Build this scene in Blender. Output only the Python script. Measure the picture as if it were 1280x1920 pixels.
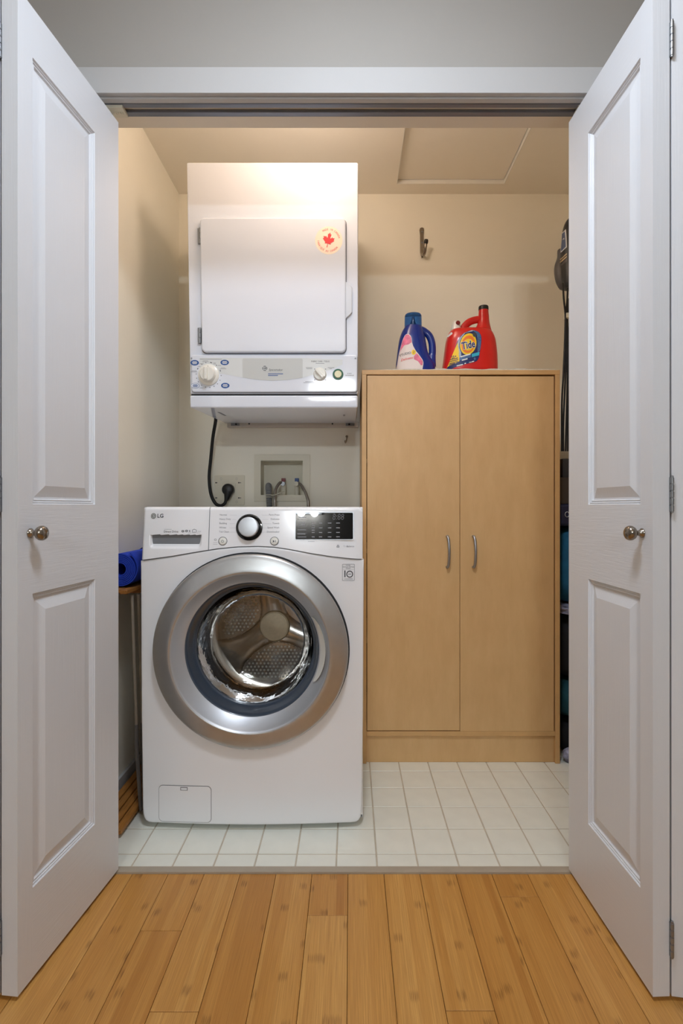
import bpy, bmesh, math, random
from math import pi, sin, cos, tan, radians, sqrt, floor, atan2
from mathutils import Vector, Matrix

random.seed(7)
for _o in list(bpy.data.objects):
    bpy.data.objects.remove(_o)
SC = bpy.context.scene
COL = SC.collection

# ------------------------------------------------------------------ camera, light, exposure
F, CX, CY, EYE = 970.0, 657.0, 950.0, 0.98          # focal length in px, vanishing point, eye height (m)
cam_d = bpy.data.cameras.new('camera')
cam = bpy.data.objects.new('camera', cam_d)
COL.objects.link(cam)
cam.location = (0, 0, EYE)
cam.rotation_euler = (pi / 2, 0, 0)
cam_d.sensor_fit = 'HORIZONTAL'
cam_d.sensor_width = 36
cam_d.lens = F / 1280 * 36
cam_d.shift_x = -(CX - 640) / 1280
cam_d.shift_y = (CY - 960) / 1280
cam_d.clip_start = 0.02
SC.camera = cam

SC.view_settings.view_transform = 'Standard'
SC.view_settings.look = 'None'
SC.view_settings.gamma = 1
SC.view_settings.use_curve_mapping = False
SC.view_settings.exposure = 0.36

W = bpy.data.worlds.new('world')
SC.world = W
W.use_nodes = True
W.node_tree.nodes['Background'].inputs[0].default_value = (0.75, 0.85, 1.0, 1)
W.node_tree.nodes['Background'].inputs[1].default_value = 0.6

GLOBE_POWER = 11.2          # warm closet globe (emission strength)
VANITY_POWER = 370.0        # three bulb wall lamp down the hall
FILL_POWER = 46.0           # dome added on the hall ceiling as fill light
FILL_Y = 0.55
GLOBE_TINT, VANITY_TINT, FILL_TINT = (1.05, 0.84, 0.70), (0.90, 0.99, 1.04), (0.88, 0.96, 1.07)
try:
    SC.cycles.use_denoising = True
    SC.cycles.max_bounces = 10
    SC.cycles.diffuse_bounces = 6
    SC.cycles.caustics_reflective = False
    SC.cycles.caustics_refractive = False
    SC.cycles.sample_clamp_indirect = 6
except Exception:
    pass


# ------------------------------------------------------------------ colours and materials
def lin(c):
    r = []
    for v in c[:3]:
        v /= 255
        r.append(v / 12.92 if v <= 0.04045 else ((v + 0.055) / 1.055) ** 2.4)
    return (r[0], r[1], r[2], 1)


class NT:
    def __init__(self, name):
        self.m = bpy.data.materials.new(name)
        self.m.use_nodes = True
        self.t = self.m.node_tree
        self.b = self.t.nodes['Principled BSDF']
        self.out = self.t.nodes['Material Output']

    def n(self, typ, **kw):
        nd = self.t.nodes.new(typ)
        for k, v in kw.items():
            if k.startswith('i_'):
                nd.inputs[k[2:].replace('_', ' ')].default_value = v
            else:
                setattr(nd, k, v)
        return nd

    def l(self, a, b):
        self.t.links.new(a, b)

    def coord(self, scale=(1, 1, 1), kind='Object'):
        tc = self.n('ShaderNodeTexCoord')
        mp = self.n('ShaderNodeMapping')
        mp.inputs['Scale'].default_value = scale
        self.l(tc.outputs[kind], mp.inputs['Vector'])
        return mp.outputs['Vector']

    def noise(self, vec, scale, detail=3, rough=0.5):
        n = self.n('ShaderNodeTexNoise')
        n.inputs['Scale'].default_value = scale
        n.inputs['Detail'].default_value = detail
        n.inputs['Roughness'].default_value = rough
        if vec is not None:
            self.l(vec, n.inputs['Vector'])
        return n.outputs['Fac']

    def ramp(self, fac, stops):
        r = self.n('ShaderNodeValToRGB')
        el = r.color_ramp.elements
        while len(el) < len(stops):
            el.new(0.5)
        for e, (p, c) in zip(el, stops):
            e.position = p
            e.color = c
        self.l(fac, r.inputs['Fac'])
        return r.outputs['Color']

    def math(self, op, a, b=None, c=None):
        m = self.n('ShaderNodeMath', operation=op)
        for i, x in enumerate((a, b, c)):
            if x is None:
                continue
            if isinstance(x, (int, float)):
                m.inputs[i].default_value = x
            else:
                self.l(x, m.inputs[i])
        return m.outputs[0]

    def mix(self, fac, a, b, blend='MIX'):
        m = self.n('ShaderNodeMix', data_type='RGBA', blend_type=blend)
        for sock, x in ((m.inputs[0], fac), (m.inputs[6], a), (m.inputs[7], b)):
            if isinstance(x, (int, float)):
                sock.default_value = x
            elif isinstance(x, tuple):
                sock.default_value = x
            else:
                self.l(x, sock)
        return m.outputs[2]

    def bump(self, h, strength=0.2, dist=0.001):
        b = self.n('ShaderNodeBump')
        b.inputs['Strength'].default_value = strength
        b.inputs['Distance'].default_value = dist
        self.l(h, b.inputs['Height'])
        self.l(b.outputs['Normal'], self.b.inputs['Normal'])


def pm(name, rgb, rough=0.5, metal=0.0, coat=0.0, spec=0.5, var=0.0, vscale=8.0, bump=0.0, bscale=200.0, stretch=(1, 1, 1)):
    k = NT(name)
    k.b.inputs['Base Color'].default_value = lin(rgb)
    k.b.inputs['Roughness'].default_value = rough
    k.b.inputs['Metallic'].default_value = metal
    k.b.inputs['Specular IOR Level'].default_value = spec
    if coat:
        k.b.inputs['Coat Weight'].default_value = coat
        k.b.inputs['Coat Roughness'].default_value = 0.06
    if var:
        f = k.noise(k.coord(stretch), vscale, 4)
        c = lin(rgb)
        lo = tuple(max(0, x * (1 - var)) for x in c[:3]) + (1,)
        hi = tuple(min(1, x * (1 + var)) for x in c[:3]) + (1,)
        k.l(k.ramp(f, [(0.3, lo), (0.7, hi)]), k.b.inputs['Base Color'])
    if bump:
        k.bump(k.noise(k.coord(stretch), bscale, 3), bump, 0.001)
    return k.m


def emit(name, rgb, strength):
    k = NT(name)
    k.b.inputs['Base Color'].default_value = (0.8, 0.8, 0.8, 1)
    k.b.inputs['Emission Color'].default_value = rgb
    k.b.inputs['Emission Strength'].default_value = strength
    return k.m


M = {}
M['closet_wall'] = pm('closet_wall_paint', (243, 239, 225), 0.6, var=0.025, vscale=3, bump=0.12, bscale=260)
M['ceil'] = pm('ceiling_paint', (243, 237, 224), 0.7, var=0.02, vscale=3, bump=0.15, bscale=220)
M['hall_wall'] = pm('hall_wall_paint', (160, 156, 150), 0.7, var=0.02, vscale=3, bump=0.12, bscale=260)
M['hall_dark'] = pm('darkened_hall_wall', (92, 86, 80), 0.7)  # dimness of the room beyond put into this wall's colour
M['hall_ceil'] = pm('hall_ceiling_paint', (232, 230, 226), 0.8)
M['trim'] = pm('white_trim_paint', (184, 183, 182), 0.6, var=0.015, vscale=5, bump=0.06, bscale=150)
M['jamb'] = pm('cream_jamb_paint', (226, 217, 200), 0.55, bump=0.1, bscale=200)
M['enamel'] = pm('white_enamel', (226, 231, 241), 0.06, coat=0.0, spec=0.42, bump=0.02, bscale=900)
M['washer_white'] = pm('washer_white_plastic', (240, 241, 244), 0.16, coat=0.0, bump=0.02, bscale=700)
M['white_plastic'] = pm('white_plastic', (230, 229, 222), 0.35, coat=0.3)
M['cream_plastic'] = pm('cream_plastic', (214, 209, 190), 0.5)
M['box_plastic'] = pm('outlet_box_plastic', (226, 221, 203), 0.5, var=0.02)
M['black'] = pm('black_plastic', (22, 22, 24), 0.4)
M['rubber'] = pm('black_rubber', (18, 18, 19), 0.6)
M['dark_gap'] = pm('dark_seam', (38, 38, 40), 0.7)
M['grey_seam'] = pm('grey_seam', (120, 122, 126), 0.7)
M['navy_seal'] = pm('navy_door_rim', (60, 70, 84), 0.3, coat=0.3)
M['silver'] = pm('brushed_silver', (190, 190, 190), 0.36, metal=0.9, var=0.03, vscale=40, bump=0.03, bscale=600)
M['silver_light'] = pm('pale_silver', (205, 208, 213), 0.42, metal=0.75)
M['steel'] = pm('stainless_drum', (214, 207, 197), 0.2, metal=1.0, bump=0.02, bscale=80)
M['bead_glint'] = pm('bead_highlight_steel', (244, 241, 232), 0.3, metal=0.35)  # bright highlights on the steel beads put into a pale colour
M['hub'] = pm('pale_hub_cap', (205, 192, 165), 0.42, metal=0.6, var=0.08, vscale=90)
M['nickel'] = pm('brushed_nickel', (150, 140, 128), 0.22, metal=1.0)
M['satin'] = pm('satin_grey_metal', (165, 165, 168), 0.35, metal=0.9)
M['galv'] = pm('galvanised_steel', (150, 152, 155), 0.4, metal=0.9, var=0.1, vscale=60)
M['track'] = pm('grey_track_metal', (128, 132, 142), 0.4, metal=0.6)
M['track_dark'] = pm('dark_track_slot', (38, 42, 54), 0.6)
M['braid'] = pm('braided_steel', (150, 145, 138), 0.35, metal=0.8, var=0.35, vscale=500)
M['hose_grey'] = pm('grey_corrugated_hose', (120, 122, 124), 0.5)
M['red_valve'] = pm('red_valve', (122, 30, 28), 0.4)
M['blue_valve'] = pm('blue_valve', (24, 66, 130), 0.4)
M['ink'] = pm('dark_print', (62, 64, 70), 0.6)
M['ink_soft'] = pm('grey_print', (128, 131, 138), 0.6)
M['ink_blue'] = pm('blue_print', (36, 84, 152), 0.5)
M['ink_white'] = pm('white_print', (232, 234, 236), 0.5)
M['screen_print'] = pm('screen_print', (150, 152, 158), 0.5)
M['badge_grey'] = pm('grey_badge', (196, 199, 198), 0.45)
M['panel_grey'] = pm('grey_print_field', (215, 219, 220), 0.4)
M['green'] = pm('green_ring', (22, 92, 62), 0.4)
M['start'] = pm('cream_button', (236, 232, 192), 0.35)
M['sticker_cream'] = pm('cream_sticker', (250, 236, 214), 0.55)
M['sticker_red'] = pm('red_print', (232, 60, 62), 0.55)
M['gloss_black'] = pm('gloss_black_screen', (10, 10, 12), 0.0, coat=0.0)
M['tile'] = pm('pale_floor_tile', (233, 234, 224), 0.32, var=0.035, vscale=14, bump=0.05, bscale=120)
M['grout'] = pm('beige_grout', (196, 186, 168), 0.8, var=0.08, vscale=30)
M['subfloor'] = pm('dark_subfloor', (66, 42, 20), 0.9)
M['threshold'] = pm('taupe_threshold', (172, 160, 143), 0.45, var=0.05, vscale=20)
M['ledger'] = pm('painted_ledger', (202, 192, 180), 0.6, var=0.04)
M['mat_blue'] = pm('blue_foam', (22, 62, 190), 0.75, bump=0.25, bscale=500)
M['mat_navy'] = pm('navy_strap', (24, 28, 78), 0.8)
M['slat_wood'] = pm('golden_slat_wood', (168, 112, 50), 0.5, var=0.25, vscale=30, stretch=(6, 0.7, 6))
M['tube'] = pm('pale_tube', (170, 160, 146), 0.45)
M['boot'] = pm('grey_boot', (112, 108, 106), 0.7)
M['jug_blue'] = pm('blue_jug_plastic', (13, 44, 132), 0.28, coat=0.3)
M['jug_red'] = pm('red_jug_plastic', (206, 26, 20), 0.3, coat=0.25)
M['pink'] = pm('pink_print', (228, 120, 150), 0.5, var=0.25, vscale=60)
M['lab_white'] = pm('pale_label', (232, 220, 216), 0.5)
M['lab_yellow'] = pm('yellow_print', (246, 206, 20), 0.5)
M['lab_orange'] = pm('orange_print', (238, 124, 22), 0.5)
M['lab_navy'] = pm('navy_print', (14, 26, 92), 0.45)
M['lab_sky'] = pm('blue_glitter_print', (70, 104, 150), 0.45, var=0.35, vscale=160)
M['lab_pale'] = pm('pale_blue_print', (160, 174, 190), 0.45, var=0.2, vscale=160)
M['lab_cyan'] = pm('cyan_print', (48, 172, 200), 0.45)
M['terry'] = pm('terry_cloth', (206, 202, 188), 0.95, var=0.12, vscale=120, bump=0.6, bscale=400)
M['teal'] = pm('teal_fabric', (14, 92, 128), 0.8, var=0.15, vscale=20, bump=0.2, bscale=200)
M['teal_dark'] = pm('dark_teal_fabric', (18, 74, 84), 0.85, var=0.2, vscale=20, bump=0.2, bscale=200)
M['fabric_black'] = pm('black_fabric', (18, 18, 22), 0.85, bump=0.2, bscale=200)
M['navy_case'] = pm('navy_case', (20, 24, 56), 0.5)
M['brown_box'] = pm('brown_box', (62, 50, 38), 0.7)
M['pattern'] = pm('patterned_cloth', (150, 150, 172), 0.85, var=0.6, vscale=45)
M['dark_grey'] = pm('charcoal_plastic', (46, 47, 50), 0.4)
M['mid_grey'] = pm('grey_plastic', (92, 90, 90), 0.4)
M['label_blue'] = pm('blue_grey_label', (92, 106, 140), 0.4)
M['label_tan'] = pm('tan_label', (206, 186, 150), 0.5)
M['globe'] = emit('warm_globe_glow', (*GLOBE_TINT, 1), GLOBE_POWER)
M['bulb'] = emit('bulb_glow', (*VANITY_TINT, 1), VANITY_POWER)
M['dome'] = emit('fill_dome_glow', (*FILL_TINT, 1), FILL_POWER)


def mat_cabinet():
    k = NT('maple_laminate')
    v = k.coord((2.2, 2.2, 0.7))
    f = k.noise(v, 9, 5, 0.6)
    g = k.noise(k.coord((60, 60, 1.6)), 6, 3, 0.6)
    base = k.ramp(f, [(0.25, lin((206, 166, 114))), (0.55, lin((213, 174, 122))), (0.8, lin((218, 180, 129)))])
    c = k.mix(k.math('MULTIPLY', k.math('GREATER_THAN', g, 0.64), 0.10), base, lin((158, 112, 68)))
    k.l(c, k.b.inputs['Base Color'])
    k.b.inputs['Roughness'].default_value = 0.42
    return k.m


M['maple'] = mat_cabinet()
M['maple_edge'] = pm('maple_edge_band', (206, 164, 110), 0.45, var=0.06, vscale=20)


def mat_door(horizontal):
    k = NT('door_paint_rail' if horizontal else 'door_paint_stile')
    k.b.inputs['Base Color'].default_value = lin((221, 224, 229))
    k.b.inputs['Roughness'].default_value = 0.36
    sc = (14, 14, 260) if horizontal else (260, 260, 9)
    h = k.noise(k.coord(sc), 1.0, 3, 0.6)
    h2 = k.noise(k.coord((5, 5, 60) if horizontal else (60, 60, 3)), 1.3, 2)
    k.bump(k.math('ADD', h, k.math('MULTIPLY', h2, 0.6)), 0.28, 0.0012)
    return k.m


M['door_v'] = mat_door(False)
M['door_h'] = mat_door(True)


def mat_bamboo():
    k = NT('bamboo_plank')
    tc = k.n('ShaderNodeTexCoord')
    oi = k.n('ShaderNodeObjectInfo')
    sp = k.n('ShaderNodeSeparateXYZ')
    k.l(tc.outputs['Object'], sp.inputs[0])
    rnd = oi.outputs['Random']
    strip = k.math('FLOOR', k.math('DIVIDE', sp.outputs['X'], 0.0192))
    wn = k.n('ShaderNodeTexWhiteNoise', noise_dimensions='2D')
    cb = k.n('ShaderNodeCombineXYZ')
    k.l(strip, cb.inputs[0])
    k.l(k.math('MULTIPLY', rnd, 91.0), cb.inputs[1])
    k.l(cb.outputs[0], wn.inputs['Vector'])
    srnd = wn.outputs['Value']
    # grain along the plank
    cg = k.n('ShaderNodeCombineXYZ')
    k.l(k.math('ADD', k.math('MULTIPLY', sp.outputs['X'], 520.0), k.math('MULTIPLY', rnd, 400.0)), cg.inputs[0])
    k.l(k.math('ADD', k.math('MULTIPLY', sp.outputs['Y'], 7.0), k.math('MULTIPLY', srnd, 60.0)), cg.inputs[1])
    grain = k.noise(cg.outputs[0], 1.0, 3, 0.65)
    tone = k.math('ADD', k.math('ADD', k.math('MULTIPLY', rnd, 0.50), 0.16), k.math('MULTIPLY', srnd, 0.34))
    base = k.ramp(tone, [(0.05, lin((176, 118, 54))), (0.45, lin((202, 146, 74))), (0.95, lin((222, 171, 98)))])
    gr = k.ramp(grain, [(0.32, (0, 0, 0, 1)), (0.68, (1, 1, 1, 1))])
    base = k.mix(k.math('MULTIPLY', gr, 0.50), base, lin((146, 92, 38)))
    # bamboo nodes: a short dark knuckle across one strip every 30 cm or so
    yy = k.math('FRACT', k.math('ADD', k.math('DIVIDE', sp.outputs['Y'], 0.36), k.math('MULTIPLY', srnd, 17.3)))
    nz = k.noise(cg.outputs[0], 0.8, 3)
    d = k.math('ABSOLUTE', k.math('SUBTRACT', k.math('ADD', yy, k.math('MULTIPLY', nz, 0.09)), 0.5))
    knot = k.n('ShaderNodeMapRange')
    k.l(d, knot.inputs['Value'])
    knot.inputs['From Min'].default_value = 0.04
    knot.inputs['From Max'].default_value = 0.012
    kf = k.math('MULTIPLY', knot.outputs[0], k.math('MULTIPLY', k.math('GREATER_THAN', srnd, 0.3), k.math('MULTIPLY', k.math('MULTIPLY', gr, nz), 1.3)))
    c = k.mix(kf, base, lin((104, 60, 20)))
    k.l(c, k.b.inputs['Base Color'])
    k.b.inputs['Roughness'].default_value = 0.34
    k.bump(grain, 0.08, 0.0006)
    return k.m


M['bamboo'] = mat_bamboo()


def mat_glass():
    k = NT('door_bowl_glass')
    k.t.nodes.remove(k.b)
    fr = k.n('ShaderNodeFresnel')
    fr.inputs['IOR'].default_value = 1.55
    tr = k.n('ShaderNodeBsdfTransparent')
    tr.inputs['Color'].default_value = (0.97, 0.975, 0.98, 1)
    gl = k.n('ShaderNodeBsdfGlossy')
    gl.inputs['Roughness'].default_value = 0.03
    bp = k.n('ShaderNodeBump')
    bp.inputs['Strength'].default_value = 0.5
    bp.inputs['Distance'].default_value = 0.004
    k.l(k.noise(k.coord((1, 1, 1)), 26, 2), bp.inputs['Height'])
    k.l(bp.outputs['Normal'], gl.inputs['Normal'])
    k.l(bp.outputs['Normal'], fr.inputs['Normal'])
    mx = k.n('ShaderNodeMixShader')
    k.l(fr.outputs[0], mx.inputs[0])
    k.l(tr.outputs[0], mx.inputs[1])
    k.l(gl.outputs[0], mx.inputs[2])
    k.l(mx.outputs[0], k.out.inputs['Surface'])
    return k.m


M['glass'] = mat_glass()


def mat_blue_cap():
    k = NT('clear_blue_cap')
    k.b.inputs['Base Color'].default_value = lin((70, 132, 222))
    k.b.inputs['Roughness'].default_value = 0.12
    k.b.inputs['Transmission Weight'].default_value = 0.85
    k.b.inputs['IOR'].default_value = 1.2
    return k.m


M['blue_cap'] = mat_blue_cap()


# ------------------------------------------------------------------ mesh helpers
class MB:
    def __init__(self):
        self.v, self.f, self.mi = [], [], []

    def add(self, vs, fs, mi=0):
        o = len(self.v)
        self.v += [tuple(p) for p in vs]
        self.f += [tuple(i + o for i in f) for f in fs]
        self.mi += [mi] * len(fs)
        return self

    def add_bm(self, bm, mi=0):
        bm.verts.index_update()
        self.add([v.co[:] for v in bm.verts], [[v.index for v in f.verts] for f in bm.faces], mi)
        bm.free()
        return self

    def box(self, x0, x1, y0, y1, z0, z1, bev=0.0, mi=0, seg=2):
        bm = bmesh.new()
        vs = [bm.verts.new(p) for p in ((x0, y0, z0), (x1, y0, z0), (x1, y1, z0), (x0, y1, z0), (x0, y0, z1), (x1, y0, z1), (x1, y1, z1), (x0, y1, z1))]
        for q in ((3, 2, 1, 0), (4, 5, 6, 7), (0, 1, 5, 4), (1, 2, 6, 5), (2, 3, 7, 6), (3, 0, 4, 7)):
            bm.faces.new([vs[i] for i in q])
        if bev:
            bmesh.ops.bevel(bm, geom=bm.edges[:], offset=bev, segments=seg, affect='EDGES', profile=0.5)
        return self.add_bm(bm, mi)

    def prism(self, poly, y0, y1, bev=0.0, mi=0, seg=2, side_only=False):
        """polygon in (x, z) extruded from y0 (front) to y1; bevel on the front rim"""
        bm = bmesh.new()
        a = [bm.verts.new((p[0], y0, p[1])) for p in poly]
        b = [bm.verts.new((p[0], y1, p[1])) for p in poly]
        n = len(poly)
        f0 = bm.faces.new(a)
        bm.faces.new(b[::-1])
        for i in range(n):
            bm.faces.new((a[i], b[i], b[(i + 1) % n], a[(i + 1) % n]))
        bmesh.ops.recalc_face_normals(bm, faces=bm.faces[:])
        if bev:
            bmesh.ops.bevel(bm, geom=list(f0.edges), offset=bev, segments=seg, affect='EDGES', profile=0.5)
        return self.add_bm(bm, mi)

    def tube(self, path, r, n=10, mi=0, caps=True, flat=1.0):
        P = [Vector(p) for p in path]
        rs = r if isinstance(r, (list, tuple)) else [r] * len(P)
        T = []
        for i in range(len(P)):
            T.append((P[min(i + 1, len(P) - 1)] - P[max(i - 1, 0)]).normalized())
        up = Vector((0, 0, 1)) if abs(T[0].z) < 0.9 else Vector((0, 1, 0))
        u = T[0].cross(up).normalized()
        vs, fs = [], []
        for i, p in enumerate(P):
            u = (u - T[i] * u.dot(T[i])).normalized()
            w = T[i].cross(u)
            for k in range(n):
                a = 2 * pi * k / n
                vs.append(p + u * cos(a) * rs[i] + w * sin(a) * rs[i] * flat)
        for i in range(len(P) - 1):
            for k in range(n):
                a, b = i * n + k, i * n + (k + 1) % n
                fs.append((a, b, b + n, a + n))
        if caps:
            fs.append(tuple(range(n))[::-1])
            fs.append(tuple(range((len(P) - 1) * n, len(P) * n)))
        return self.add(vs, fs, mi)

    def lathe(self, prof, c=(0, 0, 0), axis='y', n=48, mi=0, a0=0.0, a1=2 * pi, cap0=False, cap1=False, mat=None):
        """prof: (radius, along-axis) pairs; axis 'y': circle in x,z ; 'z': circle in x,y ; or a direction Vector"""
        full = abs(a1 - a0 - 2 * pi) < 1e-6
        cnt = n if full else n + 1
        if axis == 'y':
            U, V_, A = Vector((1, 0, 0)), Vector((0, 0, 1)), Vector((0, 1, 0))
        elif axis == 'z':
            U, V_, A = Vector((1, 0, 0)), Vector((0, 1, 0)), Vector((0, 0, 1))
        else:
            A = Vector(axis).normalized()
            U = A.cross(Vector((0, 0, 1)) if abs(A.z) < 0.9 else Vector((1, 0, 0))).normalized()
            V_ = A.cross(U)
        c = Vector(c)
        vs, fs = [], []
        for (r, h) in prof:
            for k in range(cnt):
                a = a0 + (a1 - a0) * k / n
                vs.append(c + U * cos(a) * r + V_ * sin(a) * r + A * h)
        for i in range(len(prof) - 1):
            for k in range(cnt if full else n):
                a, b = i * cnt + k, i * cnt + (k + 1) % cnt
                fs.append((a, b, b + cnt, a + cnt))
        if cap0:
            fs.append(tuple(range(cnt)))
        if cap1:
            fs.append(tuple(range((len(prof) - 1) * cnt, len(prof) * cnt)))
        if mat is not None:
            vs = [mat @ p for p in vs]
        return self.add(vs, fs, mi)

    def loft(self, rings, n=40, mi=0, e=2.6):
        """rings: (z, cx, cy, half width, half depth)"""
        vs, fs = [], []
        for (z, cx, cy, hw, hd) in rings:
            for k in range(n):
                a = 2 * pi * k / n
                ca, sa = cos(a), sin(a)
                vs.append((cx + hw * math.copysign(abs(ca) ** (2 / e), ca), cy + hd * math.copysign(abs(sa) ** (2 / e), sa), z))
        for i in range(len(rings) - 1):
            for k in range(n):
                a, b = i * n + k, i * n + (k + 1) % n
                fs.append((a, b, b + n, a + n))
        fs.append(tuple(range(n))[::-1])
        fs.append(tuple(range((len(rings) - 1) * n, len(rings) * n)))
        return self.add(vs, fs, mi)

    def xf(self, mat):
        self.v = [tuple(mat @ Vector(p)) for p in self.v]
        return self

    def build(self, name, mats, parent=None, smooth=38, normals=True):
        me = bpy.data.meshes.new(name)
        me.from_pydata(self.v, [], self.f)
        if not isinstance(mats, (list, tuple)):
            mats = [mats]
        for m in mats:
            me.materials.append(m)
        if len(mats) > 1:
            me.polygons.foreach_set('material_index', self.mi)
        if normals:
            bm = bmesh.new()
            bm.from_mesh(me)
            bmesh.ops.recalc_face_normals(bm, faces=bm.faces[:])
            bm.to_mesh(me)
            bm.free()
        if smooth:
            me.polygons.foreach_set('use_smooth', [True] * len(me.polygons))
            me.set_sharp_from_angle(angle=radians(smooth))
        me.update()
        o = bpy.data.objects.new(name, me)
        COL.objects.link(o)
        if smooth and len(self.v) < 6000:
            wn = o.modifiers.new('weighted_normal', 'WEIGHTED_NORMAL')
            wn.keep_sharp = True
        if parent is not None:
            o.parent = parent
        return o


def tag(o, label=None, cat=None, group=None, kind=None):
    if label:
        o['label'] = label
    if cat:
        o['category'] = cat
    if group:
        o['group'] = group
    if kind:
        o['kind'] = kind
    return o


def thing(name, label, cat, loc=(0, 0, 0), group=None):
    o = bpy.data.objects.new(name, None)
    o.empty_display_size = 0.05
    COL.objects.link(o)
    o.location = loc
    return tag(o, label, cat, group)


def struct(o, label):
    o['kind'] = 'structure'
    o['label'] = label
    return o


def rrect(x0, x1, z0, z1, r, n=5):
    pts = []
    for cx, cz, a0 in ((x1 - r, z1 - r, 0), (x0 + r, z1 - r, 90), (x0 + r, z0 + r, 180), (x1 - r, z0 + r, 270)):
        for i in range(n + 1):
            a = radians(a0 + 90 * i / n)
            pts.append((cx + r * cos(a), cz + r * sin(a)))
    return pts


def ellipse(cx, cz, rx, rz, n=28):
    return [(cx + rx * cos(2 * pi * i / n), cz + rz * sin(2 * pi * i / n)) for i in range(n)]


def flat_y(y):
    return lambda x, z: y


def decal(mb, poly, surf, eps=0.0006, mi=0, step=None, hole=None):
    """a printed patch: polygon in (x, z) laid on the surface y = surf(x, z)"""
    bm = bmesh.new()
    if hole:
        n = len(poly)
        a = [bm.verts.new((p[0], 0, p[1])) for p in poly]
        b = [bm.verts.new((p[0], 0, p[1])) for p in hole]
        for i in range(n):
            bm.faces.new((a[i], a[(i + 1) % n], b[(i + 1) % n], b[i]))
    else:
        bm.faces.new([bm.verts.new((p[0], 0, p[1])) for p in poly])
    if step:
        bmesh.ops.triangulate(bm, faces=bm.faces[:])
        xs = [p[0] for p in poly]
        zs = [p[1] for p in poly]
        x = floor(min(xs) / step) * step
        while x < max(xs):
            bmesh.ops.bisect_plane(bm, geom=bm.verts[:] + bm.edges[:] + bm.faces[:], plane_co=(x, 0, 0), plane_no=(1, 0, 0))
            x += step
        z = floor(min(zs) / step) * step
        while z < max(zs):
            bmesh.ops.bisect_plane(bm, geom=bm.verts[:] + bm.edges[:] + bm.faces[:], plane_co=(0, 0, z), plane_no=(0, 0, 1))
            z += step
    for v in bm.verts:
        v.co.y = surf(v.co.x, v.co.z) - eps
    mb.add_bm(bm, mi)


def bar(mb, x0, x1, z, h, surf, mi=0, eps=0.0006):
    decal(mb, [(x0, z - h / 2), (x1, z - h / 2), (x1, z + h / 2), (x0, z + h / 2)], surf, eps, mi)


_font_cache = {}


def text(mb, s, x, z, size, surf, mi=0, align='LEFT', eps=0.0006, shear=0.0, rot=0.0, sx=1.0, bold=0.0, spacing=1.0):
    key = (s, align, shear, bold, spacing)
    if key not in _font_cache:
        cu = bpy.data.curves.new('lettering', 'FONT')
        cu.body = s
        cu.size = 1
        cu.align_x = align
        cu.align_y = 'CENTER'
        cu.shear = shear
        cu.offset = bold
        cu.space_character = spacing
        cu.resolution_u = 2
        ob = bpy.data.objects.new('lettering', cu)
        COL.objects.link(ob)
        dg = bpy.context.evaluated_depsgraph_get()
        me = bpy.data.meshes.new_from_object(ob.evaluated_get(dg))
        _font_cache[key] = ([tuple(v.co) for v in me.vertices], [tuple(p.vertices) for p in me.polygons])
        bpy.data.objects.remove(ob)
        bpy.data.curves.remove(cu)
        bpy.data.meshes.remove(me)
    vs, fs = _font_cache[key]
    out = []
    for (a, b, _) in vs:
        a, b = a * size * sx, b * size
        px, pz = x + a * cos(rot) - b * sin(rot), z + a * sin(rot) + b * cos(rot)
        out.append((px, surf(px, pz) - eps, pz))
    mb.add(out, fs, mi)


def bez(pts, n=8):
    """Catmull-Rom through the points"""
    P = [Vector(p) for p in pts]
    P = [P[0] * 2 - P[1]] + P + [P[-1] * 2 - P[-2]]
    out = []
    for i in range(1, len(P) - 2):
        for k in range(n):
            t = k / n
            a, b, c, d = P[i - 1], P[i], P[i + 1], P[i + 2]
            out.append(0.5 * (2 * b + (c - a) * t + (2 * a - 5 * b + 4 * c - d) * t * t + (3 * b - 3 * c + d - a) * t ** 3))
    out.append(P[-2])
    return out


def wx(px, Y):
    return (px - CX) * Y / F


def wz(py, Y):
    return EYE + (CY - py) * Y / F


# ------------------------------------------------------------------ the setting
BACK, LEFT, RIGHT, CEIL = 2.413, -0.80, 1.04, 2.438      # closet
WF0, WF1 = 1.342, 1.456                                  # the wall with the opening
OP0, OP1, OPZ = -0.785, 0.755, 2.046                     # the opening
HX0, HX1, HY0 = -1.45, 1.45, -2.7                        # hall behind the camera
THR = 1.382

fl = struct(MB().box(HX0, HX1, HY0, THR + 0.02, -0.05, -0.012).build('floor', M['subfloor'], smooth=0), 'golden bamboo plank floor running towards the closet')
PW = 0.0958
x0 = -0.007 - PW * 15
joints = {-1: [1.241], -5: [1.196], -4: [1.004], 2: [1.006], 4: [1.30], -2: [], 0: [], 1: []}
pl_mesh = {}
for i in range(30):
    xa = x0 + i * PW
    if xa + PW < HX0 or xa > HX1:
        continue
    j = i - 15
    cuts = list(joints.get(j, [random.uniform(0.2, 0.9)]))
    y = (cuts[-1] if cuts else random.uniform(-0.2, 0.6)) if cuts else random.uniform(0.0, 0.7)
    if not cuts:
        cuts = [y]
    while cuts[-1] > HY0 + 0.3:
        cuts.append(cuts[-1] - random.choice((0.9, 1.1, 1.25)))
    cuts[-1] = HY0
    top = THR - 0.001
    for c in cuts:
        L = round(top - c, 3)
        if L > 0.02:
            mb = MB().box(-PW / 2 + 0.0005, PW / 2 - 0.0005, -L / 2 + 0.0005, L / 2 - 0.0005, -0.012, 0.0, 0.0008, seg=1)
            o = mb.build('plank', M['bamboo'], fl, smooth=0)
            o.location = (xa + PW / 2, (top + c) / 2, 0)
        top = c

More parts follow.
